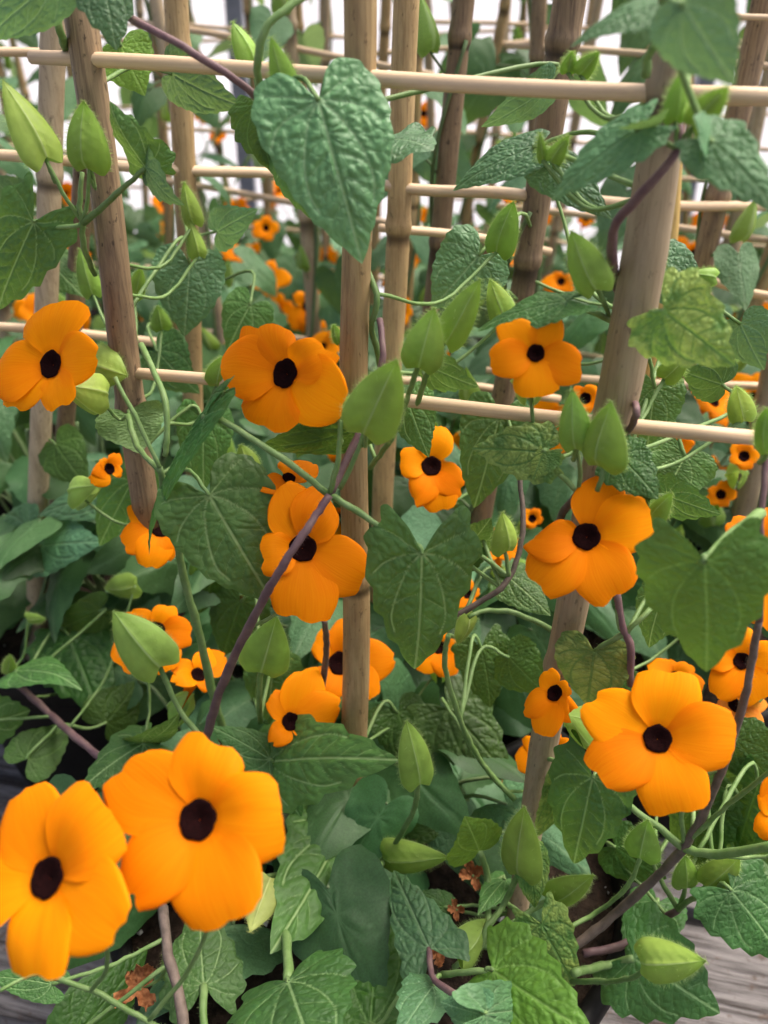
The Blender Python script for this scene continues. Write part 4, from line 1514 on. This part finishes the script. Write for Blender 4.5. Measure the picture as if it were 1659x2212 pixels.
# flowers ---------------------------------------------------------
# eye x, y, eye radius (picture units), Z, (tilt right, tilt up), petal end corners, extras
FL = [
    (422, 1770, 48, .232, (-.45, .10), [((385, 1596), (520, 1668)), ((560, 1672), (600, 1850)), ((572, 1925), (402, 1995)), ((322, 1968), (265, 1868)), ((228, 1718), (340, 1618))], {}),
    (92, 1895, 48, .228, (-.75, .10), [((15, 1752), (95, 1702)), ((150, 1705), (262, 1850)), ((275, 1945), (200, 2065)), ((140, 2098), (10, 2060)), ((-60, 2010), (-60, 1810))], {}),
    (1421, 1595, 33, .283, (.05, .08), [((1372, 1464), (1512, 1478)), ((1568, 1532), (1556, 1662)), ((1533, 1712), (1395, 1752)), ((1352, 1712), (1268, 1622)), ((1262, 1556), (1312, 1486))], {}),
    (1266, 1157, 33, .318, (-.1, .28), [((1284, 1034), (1340, 1042)), ((1376, 1072), (1396, 1180)), ((1372, 1235), (1278, 1310)), ((1200, 1288), (1134, 1205)), ((1140, 1185), (1190, 1140))], {}),
    (655, 1183, 33, .318, (.1, .12), [((595, 1070), (632, 1046)), ((668, 1052), (730, 1130)), ((780, 1190), (765, 1290)), ((718, 1325), (585, 1310)), ((580, 1250), (590, 1150))], {}),
    (610, 805, 36, .300, (-.72, .28), [((478, 764), (500, 835)), ((512, 716), (630, 732)), ((655, 738), (725, 776)), ((750, 832), (712, 910)), ((652, 900), (515, 862))], {}),
    (103, 785, 34, .330, (-.80, .28), [((45, 724), (186, 672)), ((208, 745), (195, 805)), ((165, 850), (88, 872)), ((68, 872), (-5, 868)), ((-12, 845), (10, 760))], {}),
    (1158, 762, 21, .355, (.08, .12), [((1072, 712), (1140, 694)), ((1172, 684), (1212, 698)), ((1248, 752), (1240, 828)), ((1212, 836), (1110, 838)), ((1074, 810), (1064, 752))], {}),
    (932, 1005, 24, .46, (.0, .35), [((934, 930), (966, 926)), ((876, 965), (884, 1035)), ((890, 1050), (905, 1098)), ((925, 1100), (985, 1085)), ((1000, 1030), (985, 1072))], {}),
    (348, 1138, 24, .46, (.15, .1), [((345, 1086), (388, 1092)), ((276, 1100), (325, 1090)), ((266, 1150), (280, 1196)), ((300, 1210), (345, 1226)), ((365, 1210), (390, 1150))], {}),
    (338, 1362, 22, .47, (.2, .2), [((330, 1318), (385, 1316)), ((400, 1335), (405, 1395)), ((340, 1450), (390, 1430)), ((240, 1405), (290, 1455)), ((270, 1330), (300, 1318))], {}),
    (430, 1455, 18, .42, (.55, .9), [((480, 1408), (488, 1425)), ((458, 1470), (440, 1492)), ((370, 1468), (390, 1478)), ((365, 1440), (380, 1430)), ((430, 1410), (455, 1402))], {}),
    (735, 1432, 28, .43, (.1, .15), [((725, 1345), (800, 1365)), ((835, 1400), (850, 1445)), ((822, 1490), (760, 1512)), ((715, 1520), (670, 1480)), ((680, 1420), (700, 1360))], {}),
    (630, 1558, 22, .40, (.3, .2), [((628, 1462), (690, 1445)), ((728, 1505), (732, 1540)), ((690, 1585), (655, 1592)), ((600, 1610), (580, 1590)), ((580, 1530), (605, 1490))], {}),
    (948, 1397, 16, .50, (.0, .2), [((925, 1370), (965, 1365)), ((990, 1390), (998, 1420)), ((990, 1450), (945, 1458)), ((930, 1455), (900, 1440)), ((900, 1420), (905, 1385))], {}),
    (1196, 1496, 20, .345, (-.7, .5), [((1165, 1460), (1195, 1446)), ((1215, 1470), (1228, 1500)), ((1225, 1520), (1226, 1556)), ((1200, 1585), (1150, 1575)), ((1135, 1550), (1140, 1510))], {}),
    (1185, 1622, 20, .46, (-.3, .2), [((1120, 1620), (1125, 1670)), ((1180, 1585), (1210, 1580)), ((1235, 1600), (1258, 1640)), ((1240, 1680), (1190, 1680)), ((1130, 1600), (1160, 1585))], {}),
    (1602, 1427, 20, .375, (-.2, .2), [((1565, 1368), (1625, 1362)), ((1660, 1385), (1680, 1440)), ((1665, 1495), (1605, 1518)), ((1575, 1515), (1532, 1480)), ((1530, 1440), (1545, 1392))], {}),
    (1460, 1462, 18, .40, (.1, .9), [((1400, 1440), (1405, 1425)), ((1430, 1425), (1455, 1428)), ((1470, 1430), (1500, 1445)), ((1520, 1470), (1500, 1500)), ((1440, 1500), (1410, 1480))], {}),
    (1592, 1520, 20, .395, (.2, .3), [((1575, 1490), (1610, 1485)), ((1640, 1500), (1655, 1525)), ((1650, 1560), (1615, 1605)), ((1600, 1600), (1575, 1575)), ((1560, 1550), (1555, 1510))], dict(mat='petal_fade')),
    (1640, 1190, 24, .385, (.3, .2), [((1570, 1145), (1605, 1115)), ((1640, 1105), (1700, 1120)), ((1730, 1190), (1710, 1290)), ((1665, 1360), (1625, 1330)), ((1575, 1250), (1565, 1190))], {}),
    (1690, 1760, 24, .35, (-.4, .2), [((1650, 1690), (1700, 1680)), ((1632, 1780), (1650, 1815)), ((1740, 1700), (1750, 1780)), ((1720, 1830), (1670, 1830)), ((1640, 1730), (1645, 1705))], {}),
    (625, 1030, 16, .36, (.3, 1.1), [((562, 1062), (575, 1045)), ((600, 1010), (635, 995)), ((660, 1000), (690, 1004)), ((670, 1030), (650, 1040)), ((590, 1060), (610, 1066))], {}),
    (238, 1012, 14, .46, (.9, .4), [((200, 1020), (205, 1010)), ((200, 1040), (210, 1050)), ((235, 985), (262, 982)), ((260, 1010), (258, 1030)), ((215, 1000), (228, 990))], {}),
    (1448, 965, 14, .52, (.2, -.2), [((1390, 970), (1400, 985)), ((1400, 945), (1430, 935)), ((1450, 932), (1490, 938)), ((1500, 955), (1490, 970)), ((1470, 995), (1425, 1000))], {}),
    (1558, 1068, 12, .58, (.3, .1), [((1530, 1060), (1540, 1050)), ((1555, 1040), (1575, 1042)), ((1588, 1060), (1590, 1075)), ((1575, 1090), (1555, 1092)), ((1525, 1085), (1540, 1090))], {}),
    (1608, 985, 13, .55, (.2, .2), [((1578, 975), (1585, 960)), ((1600, 955), (1625, 958)), ((1640, 975), (1640, 995)), ((1625, 1010), (1600, 1012)), ((1580, 1000), (1578, 990))], {}),
    (1076, 1188, 13, .55, (.0, .6), [((1035, 1180), (1040, 1165)), ((1060, 1150), (1090, 1140)), ((1110, 1165), (1128, 1170)), ((1115, 1200), (1090, 1210)), ((1060, 1210), (1040, 1198))], {}),
    (1060, 1712, 14, .55, (.2, .4), [((1030, 1695), (1040, 1682)), ((1060, 1680), (1085, 1690)), ((1100, 1715), (1095, 1730)), ((1080, 1745), (1065, 1740)), ((1025, 1720), (1028, 1705))], {}),
    (1010, 1282, 12, .52, (.2, .2), [((985, 1290), (985, 1270)), ((1000, 1255), (1020, 1255)), ((1030, 1270), (1036, 1285)), ((1025, 1305), (1008, 1310)), ((985, 1310), (982, 1300))], {}),
    (1265, 860, 14, .50, (.2, .1), [((1235, 850), (1245, 835)), ((1265, 832), (1290, 840)), ((1298, 860), (1295, 880)), ((1275, 890), (1260, 888)), ((1240, 885), (1232, 868))], {}),
    (1150, 1120, 10, .58, (.2, .1), [((1130, 1110), (1135, 1100)), ((1150, 1098), (1168, 1105)), ((1172, 1120), (1168, 1130)), ((1155, 1140), (1145, 1140)), ((1130, 1130), (1128, 1120))], {}),
    (663, 661, 11, .80, (.0, .1), [((635, 640), (648, 630)), ((670, 627), (692, 632)), ((706, 650), (705, 680)), ((690, 705), (655, 722)), ((640, 715), (622, 680))], dict(off=.4)),
    (580, 597, 10, .86, (.1, .3), [((550, 585), (560, 570)), ((580, 566), (600, 575)), ((625, 595), (625, 615)), ((600, 630), (570, 635)), ((550, 625), (545, 605))], dict(off=.4)),
    (512, 546, 8, .9, (.1, .6), [((478, 545), (485, 538)), ((500, 532), (520, 532)), ((540, 540), (545, 552)), ((530, 562), (510, 565)), ((490, 560), (480, 552))], dict(off=.4)),
    (575, 492, 8, 1.0, (.2, .2), [((548, 490), (553, 478)), ((565, 470), (585, 470)), ((598, 480), (600, 500)), ((590, 515), (570, 518)), ((550, 512), (545, 500))], dict(off=.4)),
    (1212, 607, 10, .75, (.0, .5), [((1170, 612), (1178, 600)), ((1195, 592), (1215, 588)), ((1235, 595), (1245, 605)), ((1240, 630), (1215, 636)), ((1190, 632), (1175, 622))], dict(off=.4)),
    (885, 552, 9, .85, (.2, .2), [((868, 545), (875, 532)), ((888, 528), (900, 532)), ((910, 548), (910, 562)), ((898, 578), (882, 578)), ((868, 570), (865, 558))], dict(off=.4)),
    (926, 467, 8, 1.0, (.1, .2), [((910, 458), (916, 448)), ((928, 446), (938, 450)), ((945, 465), (943, 478)), ((930, 490), (920, 490)), ((908, 480), (906, 470))], dict(off=.4)),
    (870, 672, 9, .7, (.3, .2), [((852, 660), (858, 648)), ((872, 640), (884, 648)), ((890, 668), (888, 682)), ((878, 700), (866, 700)), ((852, 690), (850, 676))], dict(off=.4)),
    (1500, 546, 10, .8, (.1, .2), [((1478, 540), (1485, 528)), ((1500, 522), (1512, 526)), ((1525, 545), (1520, 560)), ((1505, 570), (1490, 568)), ((1475, 560), (1474, 548))], dict(off=.4)),
    (1632, 667, 10, .75, (.0, .5), [((1605, 672), (1610, 660)), ((1630, 650), (1650, 650)), ((1665, 660), (1668, 672)), ((1650, 690), (1630, 690)), ((1608, 688), (1602, 680))], dict(off=.4)),
    (915, 245, 9, 1.2, (.2, .2), [((895, 240), (900, 228)), ((915, 220), (928, 226)), ((940, 245), (935, 260)), ((925, 275), (910, 272)), ((895, 262), (892, 250))], dict(off=.9)),
    (1100, 417, 9, 1.0, (.2, .4), [((1072, 415), (1078, 405)), ((1095, 398), (1112, 400)), ((1125, 412), (1125, 425)), ((1110, 440), (1095, 440)), ((1075, 432), (1070, 424))], dict(off=.4)),
    (1266, 472, 8, 1.0, (.2, .2), [((1250, 468), (1255, 458)), ((1266, 454), (1276, 458)), ((1284, 470), (1282, 480)), ((1272, 490), (1262, 490)), ((1250, 482), (1248, 474))], dict(off=.4)),
    (440, 245, 7, 1.25, (.2, .2), [((420, 240), (426, 230)), ((440, 226), (452, 230)), ((460, 245), (458, 258)), ((446, 268), (436, 266)), ((422, 258), (418, 248))], dict(off=.9)),
    (470, 290, 7, 1.25, (.2, .3), [((455, 288), (460, 278)), ((472, 275), (482, 280)), ((488, 290), (486, 300)), ((476, 308), (466, 306)), ((454, 300), (452, 294))], dict(off=.9)),
    (390, 735, 9, .8, (.2, -.4), [((366, 735), (370, 728)), ((385, 722), (400, 724)), ((408, 732), (402, 740)), ((392, 745), (382, 744)), ((370, 742), (366, 738))], dict(off=.4)),
    (338, 790, 9, .75, (.2, .2), [((325, 785), (328, 778)), ((338, 774), (346, 778)), ((352, 790), (350, 798)), ((340, 804), (332, 802)), ((325, 796), (323, 790))], dict(off=.4)),
    (1510, 845, 10, .65, (.2, .2), [((1482, 840), (1490, 832)), ((1510, 828), (1530, 834)), ((1540, 848), (1530, 856)), ((1515, 860), (1500, 860)), ((1484, 855), (1480, 848))], dict(off=.2)),
]
BACKROOT = []
FBASE = []
pending_far = []
for i, (ex_, ey_, er, Z, tl, pet, kw) in enumerate(FL):
    if .45 < Z < .62 and 'off' not in kw:
        Z *= .88
    if Z < .362:
        Z = min(Z, ZT(ex_, ey_) - .028)
    C = PZ(ex_, ey_, Z)
    d = (CAM - C).normalized()
    n = (d + RT * tl[0] + UP * tl[1] * .8).normalized()
    er_m = er / K / FPX * Z * .86
    petals = [(PZ(a[0], a[1], Z), PZ(b[0], b[1], Z)) for a, b in pet]
    kw = dict(kw)
    off = kw.pop('off', None)
    if off is None:
        own = owner(ex_, 0 if Z < .405 else .06)
        f, base = flower(own, C, n, er_m, petals, 300 + i, calyx=True, **kw)
        FBASE.append((base, own))
    else:
        pending_far.append((C, n, er_m, petals, i))

# buds ------------------------------------------------------------
BUDS = [  # base, tip, width, offset, extras
    (97, 342, 5, 172, 100, -.030, {}), (194, 358, 180, 217, 98, -.026, {}), (548, 150, 502, 46, 62, .02, {}), (622, 196, 585, 80, 62, -.02, {}),
    (420, 482, 397, 392, 46, .06, {}), (428, 552, 410, 477, 42, .06, {}), (1457, 258, 1471, 157, 54, -.024, {}), (1499, 270, 1574, 187, 68, -.026, {}),
    (1290, 622, 1233, 498, 86, -.012, {}), (907, 787, 938, 664, 92, -.032, {}), (964, 737, 1038, 602, 74, -.022, {}), (1092, 692, 1058, 602, 62, .05, dict(core=1, open_=.12)),
    (790, 927, 858, 776, 125, -.060, {}), (1246, 964, 1236, 840, 76, -.026, {}), (1303, 998, 1320, 866, 112, -.028, dict(core=1)), (1090, 1186, 1085, 1106, 68, .02, {}),
    (346, 1438, 244, 1320, 112, -.062, {}), (566, 1442, 598, 1331, 110, -.032, {}), (292, 1264, 226, 1272, 62, .055, {}), (904, 1687, 878, 1556, 76, -.052, {}),
    (836, 1848, 971, 1852, 82, -.036, dict(mat='bract')), (1126, 1882, 1133, 1741, 98, -.062, {}), (1195, 1936, 1283, 1890, 74, -.042, {}), (992, 2062, 1050, 1984, 84, -.04, {}),
    (1394, 2074, 1526, 2076, 94, -.10, {}), (1386, 1848, 1400, 1770, 80, -.032, {}), (1480, 1912, 1480, 1848, 58, -.008, {}), (1530, 1908, 1598, 1853, 66, -.01, {}),
    (1408, 1128, 1453, 1064, 54, -.005, {}), (582, 1905, 540, 2014, 80, -.045, dict(mat='bract_yellow')), (200, 785, 276, 812, 98, -.012, {}), (1012, 1334, 988, 1392, 46, -.01, dict(core=1)),
    (1662, 975, 1656, 880, 66, -.03, {}), (1436, 816, 1486, 770, 52, .05, {}), (1606, 906, 1590, 834, 58, .05, dict(core=1, open_=.1)), (1172, 346, 1166, 287, 22, .02, {}),
    (1192, 348, 1230, 292, 42, .02, {}), (1226, 156, 1236, 110, 36, .03, {}), (1252, 158, 1294, 112, 44, .03, {}), (1076, 542, 1110, 434, 72, .07, {}),
    (1412, 626, 1432, 517, 34, .012, {}), (200, 634, 172, 536, 48, .05, {}), (290, 640, 305, 575, 40, .06, {}), (736, 905, 760, 860, 70, -.045, {}), (470, 830, 480, 770, 60, .0, {}),
    (20, 1455, 22, 1415, 30, -.02, {}), (610, 1560, 640, 1490, 70, .02, {}), (540, 1010, 520, 960, 50, .05, {}), (1200, 420, 1215, 380, 26, .05, {}), (735, 740, 720, 700, 30, .06, {}),
    (350, 710, 340, 660, 44, .08, {}), (1520, 680, 1480, 640, 40, .12, {}), (60, 1335, 98, 1336, 26, .0, {}), (1545, 600, 1490, 590, 40, .14, {}),
    (430, 2090, 415, 2150, 40, -.01, {}), (370, 2110, 360, 2040, 40, -.01, {}), (1480, 1700, 1470, 1660, 50, -.02, {}),
]
for i, (bx, by, tx, ty, w, off, kw) in enumerate(BUDS):
    B = PT(bx, by, off); T = PT(tx, ty, off - .003)
    Wm = w / K / FPX * fz(B)
    bud(owner(bx, off), B, T, Wm, 700 + i, roll=R_(random.Random(i).uniform(-35, 35)), **kw)
    FBASE.append((B, owner(bx, off)))

# withered blooms -------------------------------------------------
def withered(parent, C, size, seed):
    rg = random.Random(seed)
    V, F = [], []
    for p in range(4):
        a = p * 1.57 + rg.uniform(-.5, .5)
        ax = np.array([math.cos(a), math.sin(a)])
        sd_ = np.array([-ax[1], ax[0]])
        k = len(V)
        nu, nv = 8, 7
        for i in range(nu):
            for j in range(nv):
                u, v = i / (nu - 1), j / (nv - 1) * 2 - 1
                w = (.10 + .22 * math.sin(u * 2.6)) * rg.uniform(.8, 1.2)
                q = ax * u * rg.uniform(.8, 1.0) + sd_ * v * w
                V.append(((q[0] + rg.uniform(-.05, .05)) * size, (q[1] + rg.uniform(-.05, .05)) * size * 1.2, (rg.uniform(-.26, .26) * u + .5 * u * u + .5 * v * v * u) * size))
        F += grid_faces(nu, nv, k)
    o = new_obj('withered_flower', mesh_np('withered_flower', V, F), M['petal_dry'])
    d = (CAM - C).normalized()
    o.rotation_mode = 'QUATERNION'
    o.rotation_quaternion = d.to_track_quat('Z', 'Y') @ Matrix.Rotation(rg.uniform(0, 6), 3, 'Z').to_quaternion()
    o.location = C
    setpar(o, parent)
    tag(o, 'dried peach brown crumpled bloom')


for (x, y, w, off, s_) in [(298, 2138, 95, -.02, 1), (500, 1625, 90, -.035, 2), (1020, 1890, 60, .03, 3), (148, 1462, 50, .03, 4), (495, 1298, 60, .08, 5), (955, 2055, 60, .0, 6), (985, 1965, 40, .03, 7), (270, 1660, 50, -.03, 8)]:
    p = PT(x, y, off)
    withered(V_A if off < .05 else V_L, p, w / 2 / K / FPX * fz(p), s_)
    FBASE.append((p, V_A if off < .05 else V_L))

# petioles and pedicels that join leaves, buds and blooms to the nearest stem --------------------
for key, root in (('A', V_A), ('L', V_L), ('M', V_M), ('R', V_R)):
    for (pts, rr) in CANES[key]:
        for k in range(len(pts) - 1):
            for t in np.linspace(0, 1, 12):
                ANCH.append((np.array(pts[k].lerp(pts[k + 1], t)), root))
AP = np.array([a[0] for a in ANCH])


def join(p, own, toward=None, r=.00075):
    p = np.array(p)
    d = np.linalg.norm(AP - p, axis=1)
    d = d + np.where(AP[:, 2] > p[2], .02, 0)
    i = int(np.argmin(d))
    if d[i] < .003:
        return
    q = AP[i]
    if d[i] > .09:
        q = p + (q - p) * .09 / d[i] + np.array([0, 0.01, -.03])
    m = (p + q) / 2 + np.array([0, .004, -.006 - .1 * np.linalg.norm(p - q)])
    if toward is not None:
        m = p + np.array(toward) * np.linalg.norm(p - q) * .35 + (q - p) * .25
    stem(own, [p, m, q], r, r * 1.2, 'stem_green', 1.0, nid(), 'petiole', 6, 14, anchor=False)


for J, own, T in LJ:
    back = (J - T).normalized()
    join(J, own, tuple(back * .7 + Vector((0, .3, 0))), .0008)
for B, own in FBASE:
    join(B, own, None, .0007)

# ------------------------------------------------------------------ background vines
LOW_L, LOW_M = [], []
rg = random.Random(77)
for i in range(10):
    st = 'cch'[i % 3]
    tp = TPLO[st][i % 2]
    V = leaf_shape(tp, 1.0, rg.uniform(.68, .9), 1.0, rg.uniform(.0, .12), rg.uniform(.05, .45), rg.uniform(.01, .06), rg.uniform(-.3, .3), rg.uniform(0, .6), rg)
    for lst, mt in ((LOW_L, 'leaf_far_shaded'), (LOW_M, 'leaf_pale_skylit')):
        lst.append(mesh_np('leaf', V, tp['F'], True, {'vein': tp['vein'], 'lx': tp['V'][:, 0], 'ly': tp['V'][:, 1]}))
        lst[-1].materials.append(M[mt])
FARPET, FAREYE = [], None
for i in range(4):
    r2 = random.Random(i + 5)
    a = .60
    V, F, U, VV = petal_mesh((.13, -.1), (.13, .1), (.9 * math.cos(-a * .62), .9 * math.sin(-a * .62)), (.9 * math.cos(a * .62), .9 * math.sin(a * .62)), None, 1.0, r2, nu=9, nv=9)
    m = mesh_np('petal', V, F, True, {'pu': U, 'pv': VV}); m.materials.append(M['petal'])
    FARPET.append(m)
V = []
for (rf, z) in ((.21, .0), (.19, .01), (.13, -.05), (.02, -.25)):
    for k in range(12):
        a = math.pi / 6 * k
        V.append((rf * (1 + .06 * math.sin(k * 2.5)) * math.cos(a), rf * math.sin(a), z - .01))
FAREYE = mesh_np('eye', V, orient_up(V, grid_faces(4, 12, 0, True), 1)); FAREYE.materials.append(M['eye'])
t = np.linspace(0, 1, 6)
Vt, Ft = tube_geo(np.stack([0 * t, -.2 * t * t, -.12 - .8 * t], 1), np.interp(t, [0, 1], [.2, .08]), 8, cap=False)
FARTUBE = mesh_np('flower', Vt, Ft, True, {'pu': np.full(len(Vt), .5), 'pv': np.zeros(len(Vt))}); FARTUBE.materials.append(M['petal'])
FARBR = []
for sg in (1, -1):
    V, F, ven = bract_geo(1.0, .72, .2, rg, sg, 10, 7)
    m = mesh_np('bract', V, orient_up(V, F, sg), True, {'vein': ven, 'lx': [v[0] * 45 for v in V], 'ly': [v[1] * 30 for v in V]}); m.materials.append(M['bract'])
    FARBR.append(m)
tt = np.linspace(0.02, 1, 6)
V, F = tube_geo(np.stack([0 * tt, .02 + .8 * tt, 0 * tt], 1), .12 * np.sin(tt * 2.9 + .1) + .001, 7)
FARCORE = mesh_np('bud', V, F, True, {'vein': np.zeros(len(V))}); FARCORE.materials.append(M['bract'])


def inst(name, me, mx, parent):
    o = bpy.data.objects.new(name, me)
    COL.objects.link(o)
    o.matrix_basis = mx
    setpar(o, parent)
    return o


def far_flower(root, C, n, R, r):
    ex = Vector((r.uniform(-1, 1), r.uniform(-1, 1), r.uniform(-.3, .3)))
    n = n.normalized()
    ex = (ex - n * ex.dot(n)).normalized()
    mx = Matrix((ex, n.cross(ex), n)).transposed().to_4x4()
    mx = Matrix.Translation(C) @ mx @ Matrix.Scale(R, 4)
    f = inst('flower', FARTUBE, mx, root)
    for k in range(5):
        rot = Matrix.Rotation(k * 2 * math.pi / 5 + r.uniform(-.08, .08), 4, 'Z')
        inst('petal', r.choice(FARPET), mx @ rot @ Matrix.Rotation(r.uniform(-.15, .12), 4, 'Y') @ Matrix.Diagonal((r.uniform(.92, 1.08), r.uniform(.92, 1.12), 1, 1)), f)
    inst('eye', FAREYE, mx, f)
    return f


def far_bud(root, B, d, L, r):
    d = d.normalized()
    n = Vector((r.uniform(-1, 1), -1, r.uniform(-.3, .5)))
    n = (n - d * n.dot(d)).normalized()
    mx = Matrix((d.cross(n), d, n)).transposed().to_4x4()
    mx = Matrix.Translation(B) @ mx @ Matrix.Scale(L, 4)
    b = inst('bud', FARCORE, mx, root)
    for m in FARBR:
        inst('bract', m, mx, b)


def far_leaf(root, J, d, L, r, pale=.4):
    d = d.normalized()
    n = Vector((r.uniform(-.5, .5), r.uniform(-.75, .1), r.uniform(.35, 1.0)))
    n = (n - d * n.dot(d)).normalized()
    mx = Matrix((d.cross(n), d, n)).transposed().to_4x4()
    mx = Matrix.Translation(J) @ mx @ Matrix.Scale(L, 4)
    k = r.randrange(len(LOW_L))
    return inst('leaf', (LOW_M if r.random() < pale else LOW_L)[k], mx, root)


def far_vine(root, cl, ctr, seed, mound=40, nfl=6, nbud=7, climb=.62, mr=.13, mh=.17, sparse=1.0, front_only=False, zmin=.14):
    r = random.Random(seed)
    VV, FF = [], []

    def tubeadd(P, r0, r1, n=10, seg=5):
        C = catmull(P, n)
        v, f = tube_geo(C, np.linspace(r0, r1, n), seg)
        k = len(VV)
        VV.extend(v)
        FF.extend([tuple(k + q for q in x) for x in f])
    for (pts, rr) in cl:
        top, foot = pts[0], pts[-1]
        H = (top - foot).length
        if r.random() > .85: continue
        turns = r.uniform(2.0, 3.2) * climb
        ph = r.uniform(0, 6.28)
        hmax = H * min(1, climb * r.uniform(.9, 1.4))
        P = []
        nn = 30
        for i in range(nn):
            u = i / (nn - 1)
            c = foot.lerp(top, u * hmax / H)
            a = ph + turns * 2 * math.pi * u
            rad = rr[0] + .002
            P.append((c.x + rad * math.cos(a), c.y + rad * math.sin(a), c.z))
        tubeadd(P, .0017, .0012, 60)
        z = r.uniform(.03, .08)
        while z < hmax:
            c = foot.lerp(top, z / H)
            a = r.uniform(0, 6.28)
            for s in (0, math.pi):
                if r.random() > .8 * sparse: continue
                out = Vector((math.cos(a + s), math.sin(a + s), 0))
                J = c + out * r.uniform(.018, .035) + Vector((0, 0, r.uniform(.0, .02)))
                tubeadd([tuple(c), tuple((c + J) / 2 + Vector((0, 0, .006))), tuple(J)], .0009, .0007, 6)
                far_leaf(root, J, out * .6 + Vector((0, 0, -r.uniform(.3, 1.2))), r.uniform(.032, .056), r, .6)
            if r.random() < .3:
                o2 = Vector((r.uniform(-1, 1), r.uniform(-1, .4), r.uniform(.2, .8))).normalized()
                B = c + o2 * .025
                tubeadd([tuple(c), tuple(B)], .0008, .0007, 4)
                far_bud(root, B, o2 * .4 + Vector((0, 0, 1)), r.uniform(.02, .028), r)
            z += r.uniform(.05, .085)
    soil = Vector((ctr.x, ctr.y, SOIL_Z))

    def mp():
        a = r.uniform(0, 6.28)
        q = math.sqrt(r.random()) * mr
        y = -abs(math.sin(a)) if front_only and r.random() < .6 else math.sin(a)
        return Vector((ctr.x + q * math.cos(a) * 1.15, ctr.y + q * y, zmin + (mh * (1 - .35 * (q / mr) ** 2)) * r.random() ** .7))
    for i in range(mound):
        J = mp()
        out = Vector((J.x - ctr.x, J.y - ctr.y, 0)) * 6 + Vector((r.uniform(-.6, .6), r.uniform(-.9, .3), r.uniform(-.9, .05)))
        far_leaf(root, J, out, r.uniform(.038, .062), r, .3)
        b = soil + Vector(((J.x - ctr.x) * .5 + r.uniform(-.02, .02), (J.y - ctr.y) * .5, 0))
        tubeadd([tuple(J), tuple(J.lerp(b, .4) + Vector((0, 0, .012))), tuple(b)], .0008, .0014, 8)
    for i in range(nfl):
        J = mp(); J.z += .015; J.y -= .02
        n = Vector((r.uniform(-.6, .6), r.uniform(-1, -.2), r.uniform(.0, .7)))
        far_flower(root, J, n, r.uniform(.018, .023), r)
        tubeadd([tuple(J - n.normalized() * .018), tuple(J - n.normalized() * .035 + Vector((0, 0, -.02))), tuple(soil + (J - soil) * .3)], .0008, .0012, 7)
    for i in range(nbud):
        J = mp(); J.z += .01
        far_bud(root, J, Vector((r.uniform(-.6, .6), r.uniform(-.6, .4), r.uniform(.1, 1))), r.uniform(.02, .028), r)
        tubeadd([tuple(J), tuple(J.lerp(soil, .5) + Vector((0, 0, .01))), tuple(J.lerp(soil, .9))], .0007, .001, 6)
    s = new_obj('stems', mesh_np('stems', VV, FF), M['stem_far'])
    setpar(s, root)
    tag(s, kind='stuff')


ROOTS = []
for i, ((x, y, ri), cl) in enumerate(zip(BACK, BACKCL)):
    root = empty(VN, (x, y, SOIL_Z), 'leafy orange-flowered vine ' + ROWTXT[ri], 'vine', 'vines ' + ROWTXT[ri])
    far_vine(root, cl, Vector((x, y, 0)), 500 + i, mound=[52, 44, 34, 28][ri], nfl=[7, 6, 6, 5][ri], nbud=[6, 5, 3, 2][ri], climb=[.85, .85, .8, .8][ri], mh=[.15, .13, .11, .1][ri], sparse=.75)
    ROOTS.append((root, x, y))
far_vine(V_L, CANES['L'], C_left + Vector((0, .05, 0)), 901, mound=85, nfl=4, nbud=6, climb=.4, mr=.15, mh=.15, sparse=.5)
far_vine(V_M, CANES['M'], C_mid + Vector((0, .05, 0)), 902, mound=90, nfl=5, nbud=6, climb=.7, mr=.15, mh=.15, sparse=.5)
far_vine(V_R, CANES['R'], C_right + Vector((0, .05, 0)), 903, mound=80, nfl=6, nbud=6, climb=.6, mr=.15, mh=.15, sparse=.4)
far_vine(V_A, [], Vector((C_front.x - .03, C_front.y + .05, 0)), 904, mound=60, nfl=0, nbud=0, mr=.12, mh=.06, zmin=.13)

for (C, n, er_m, petals, i) in pending_far:
    root = min(ROOTS, key=lambda q: (q[1] - C.x) ** 2 + (q[2] - C.y) ** 2)[0]
    f, base = flower(root, C, n, er_m, petals, 300 + i, detail=False, calyx=False)
    b = world = np.array(base)
    stem(root, [b, b + np.array([0, .02, -.03]), np.array([root.location.x * .5 + b[0] * .5, root.location.y * .5 + b[1] * .5, min(b[2] - .03, .2)])], .0008, .001, 'stem_green', 0, nid(), 'pedicel', 5, 8, anchor=False)
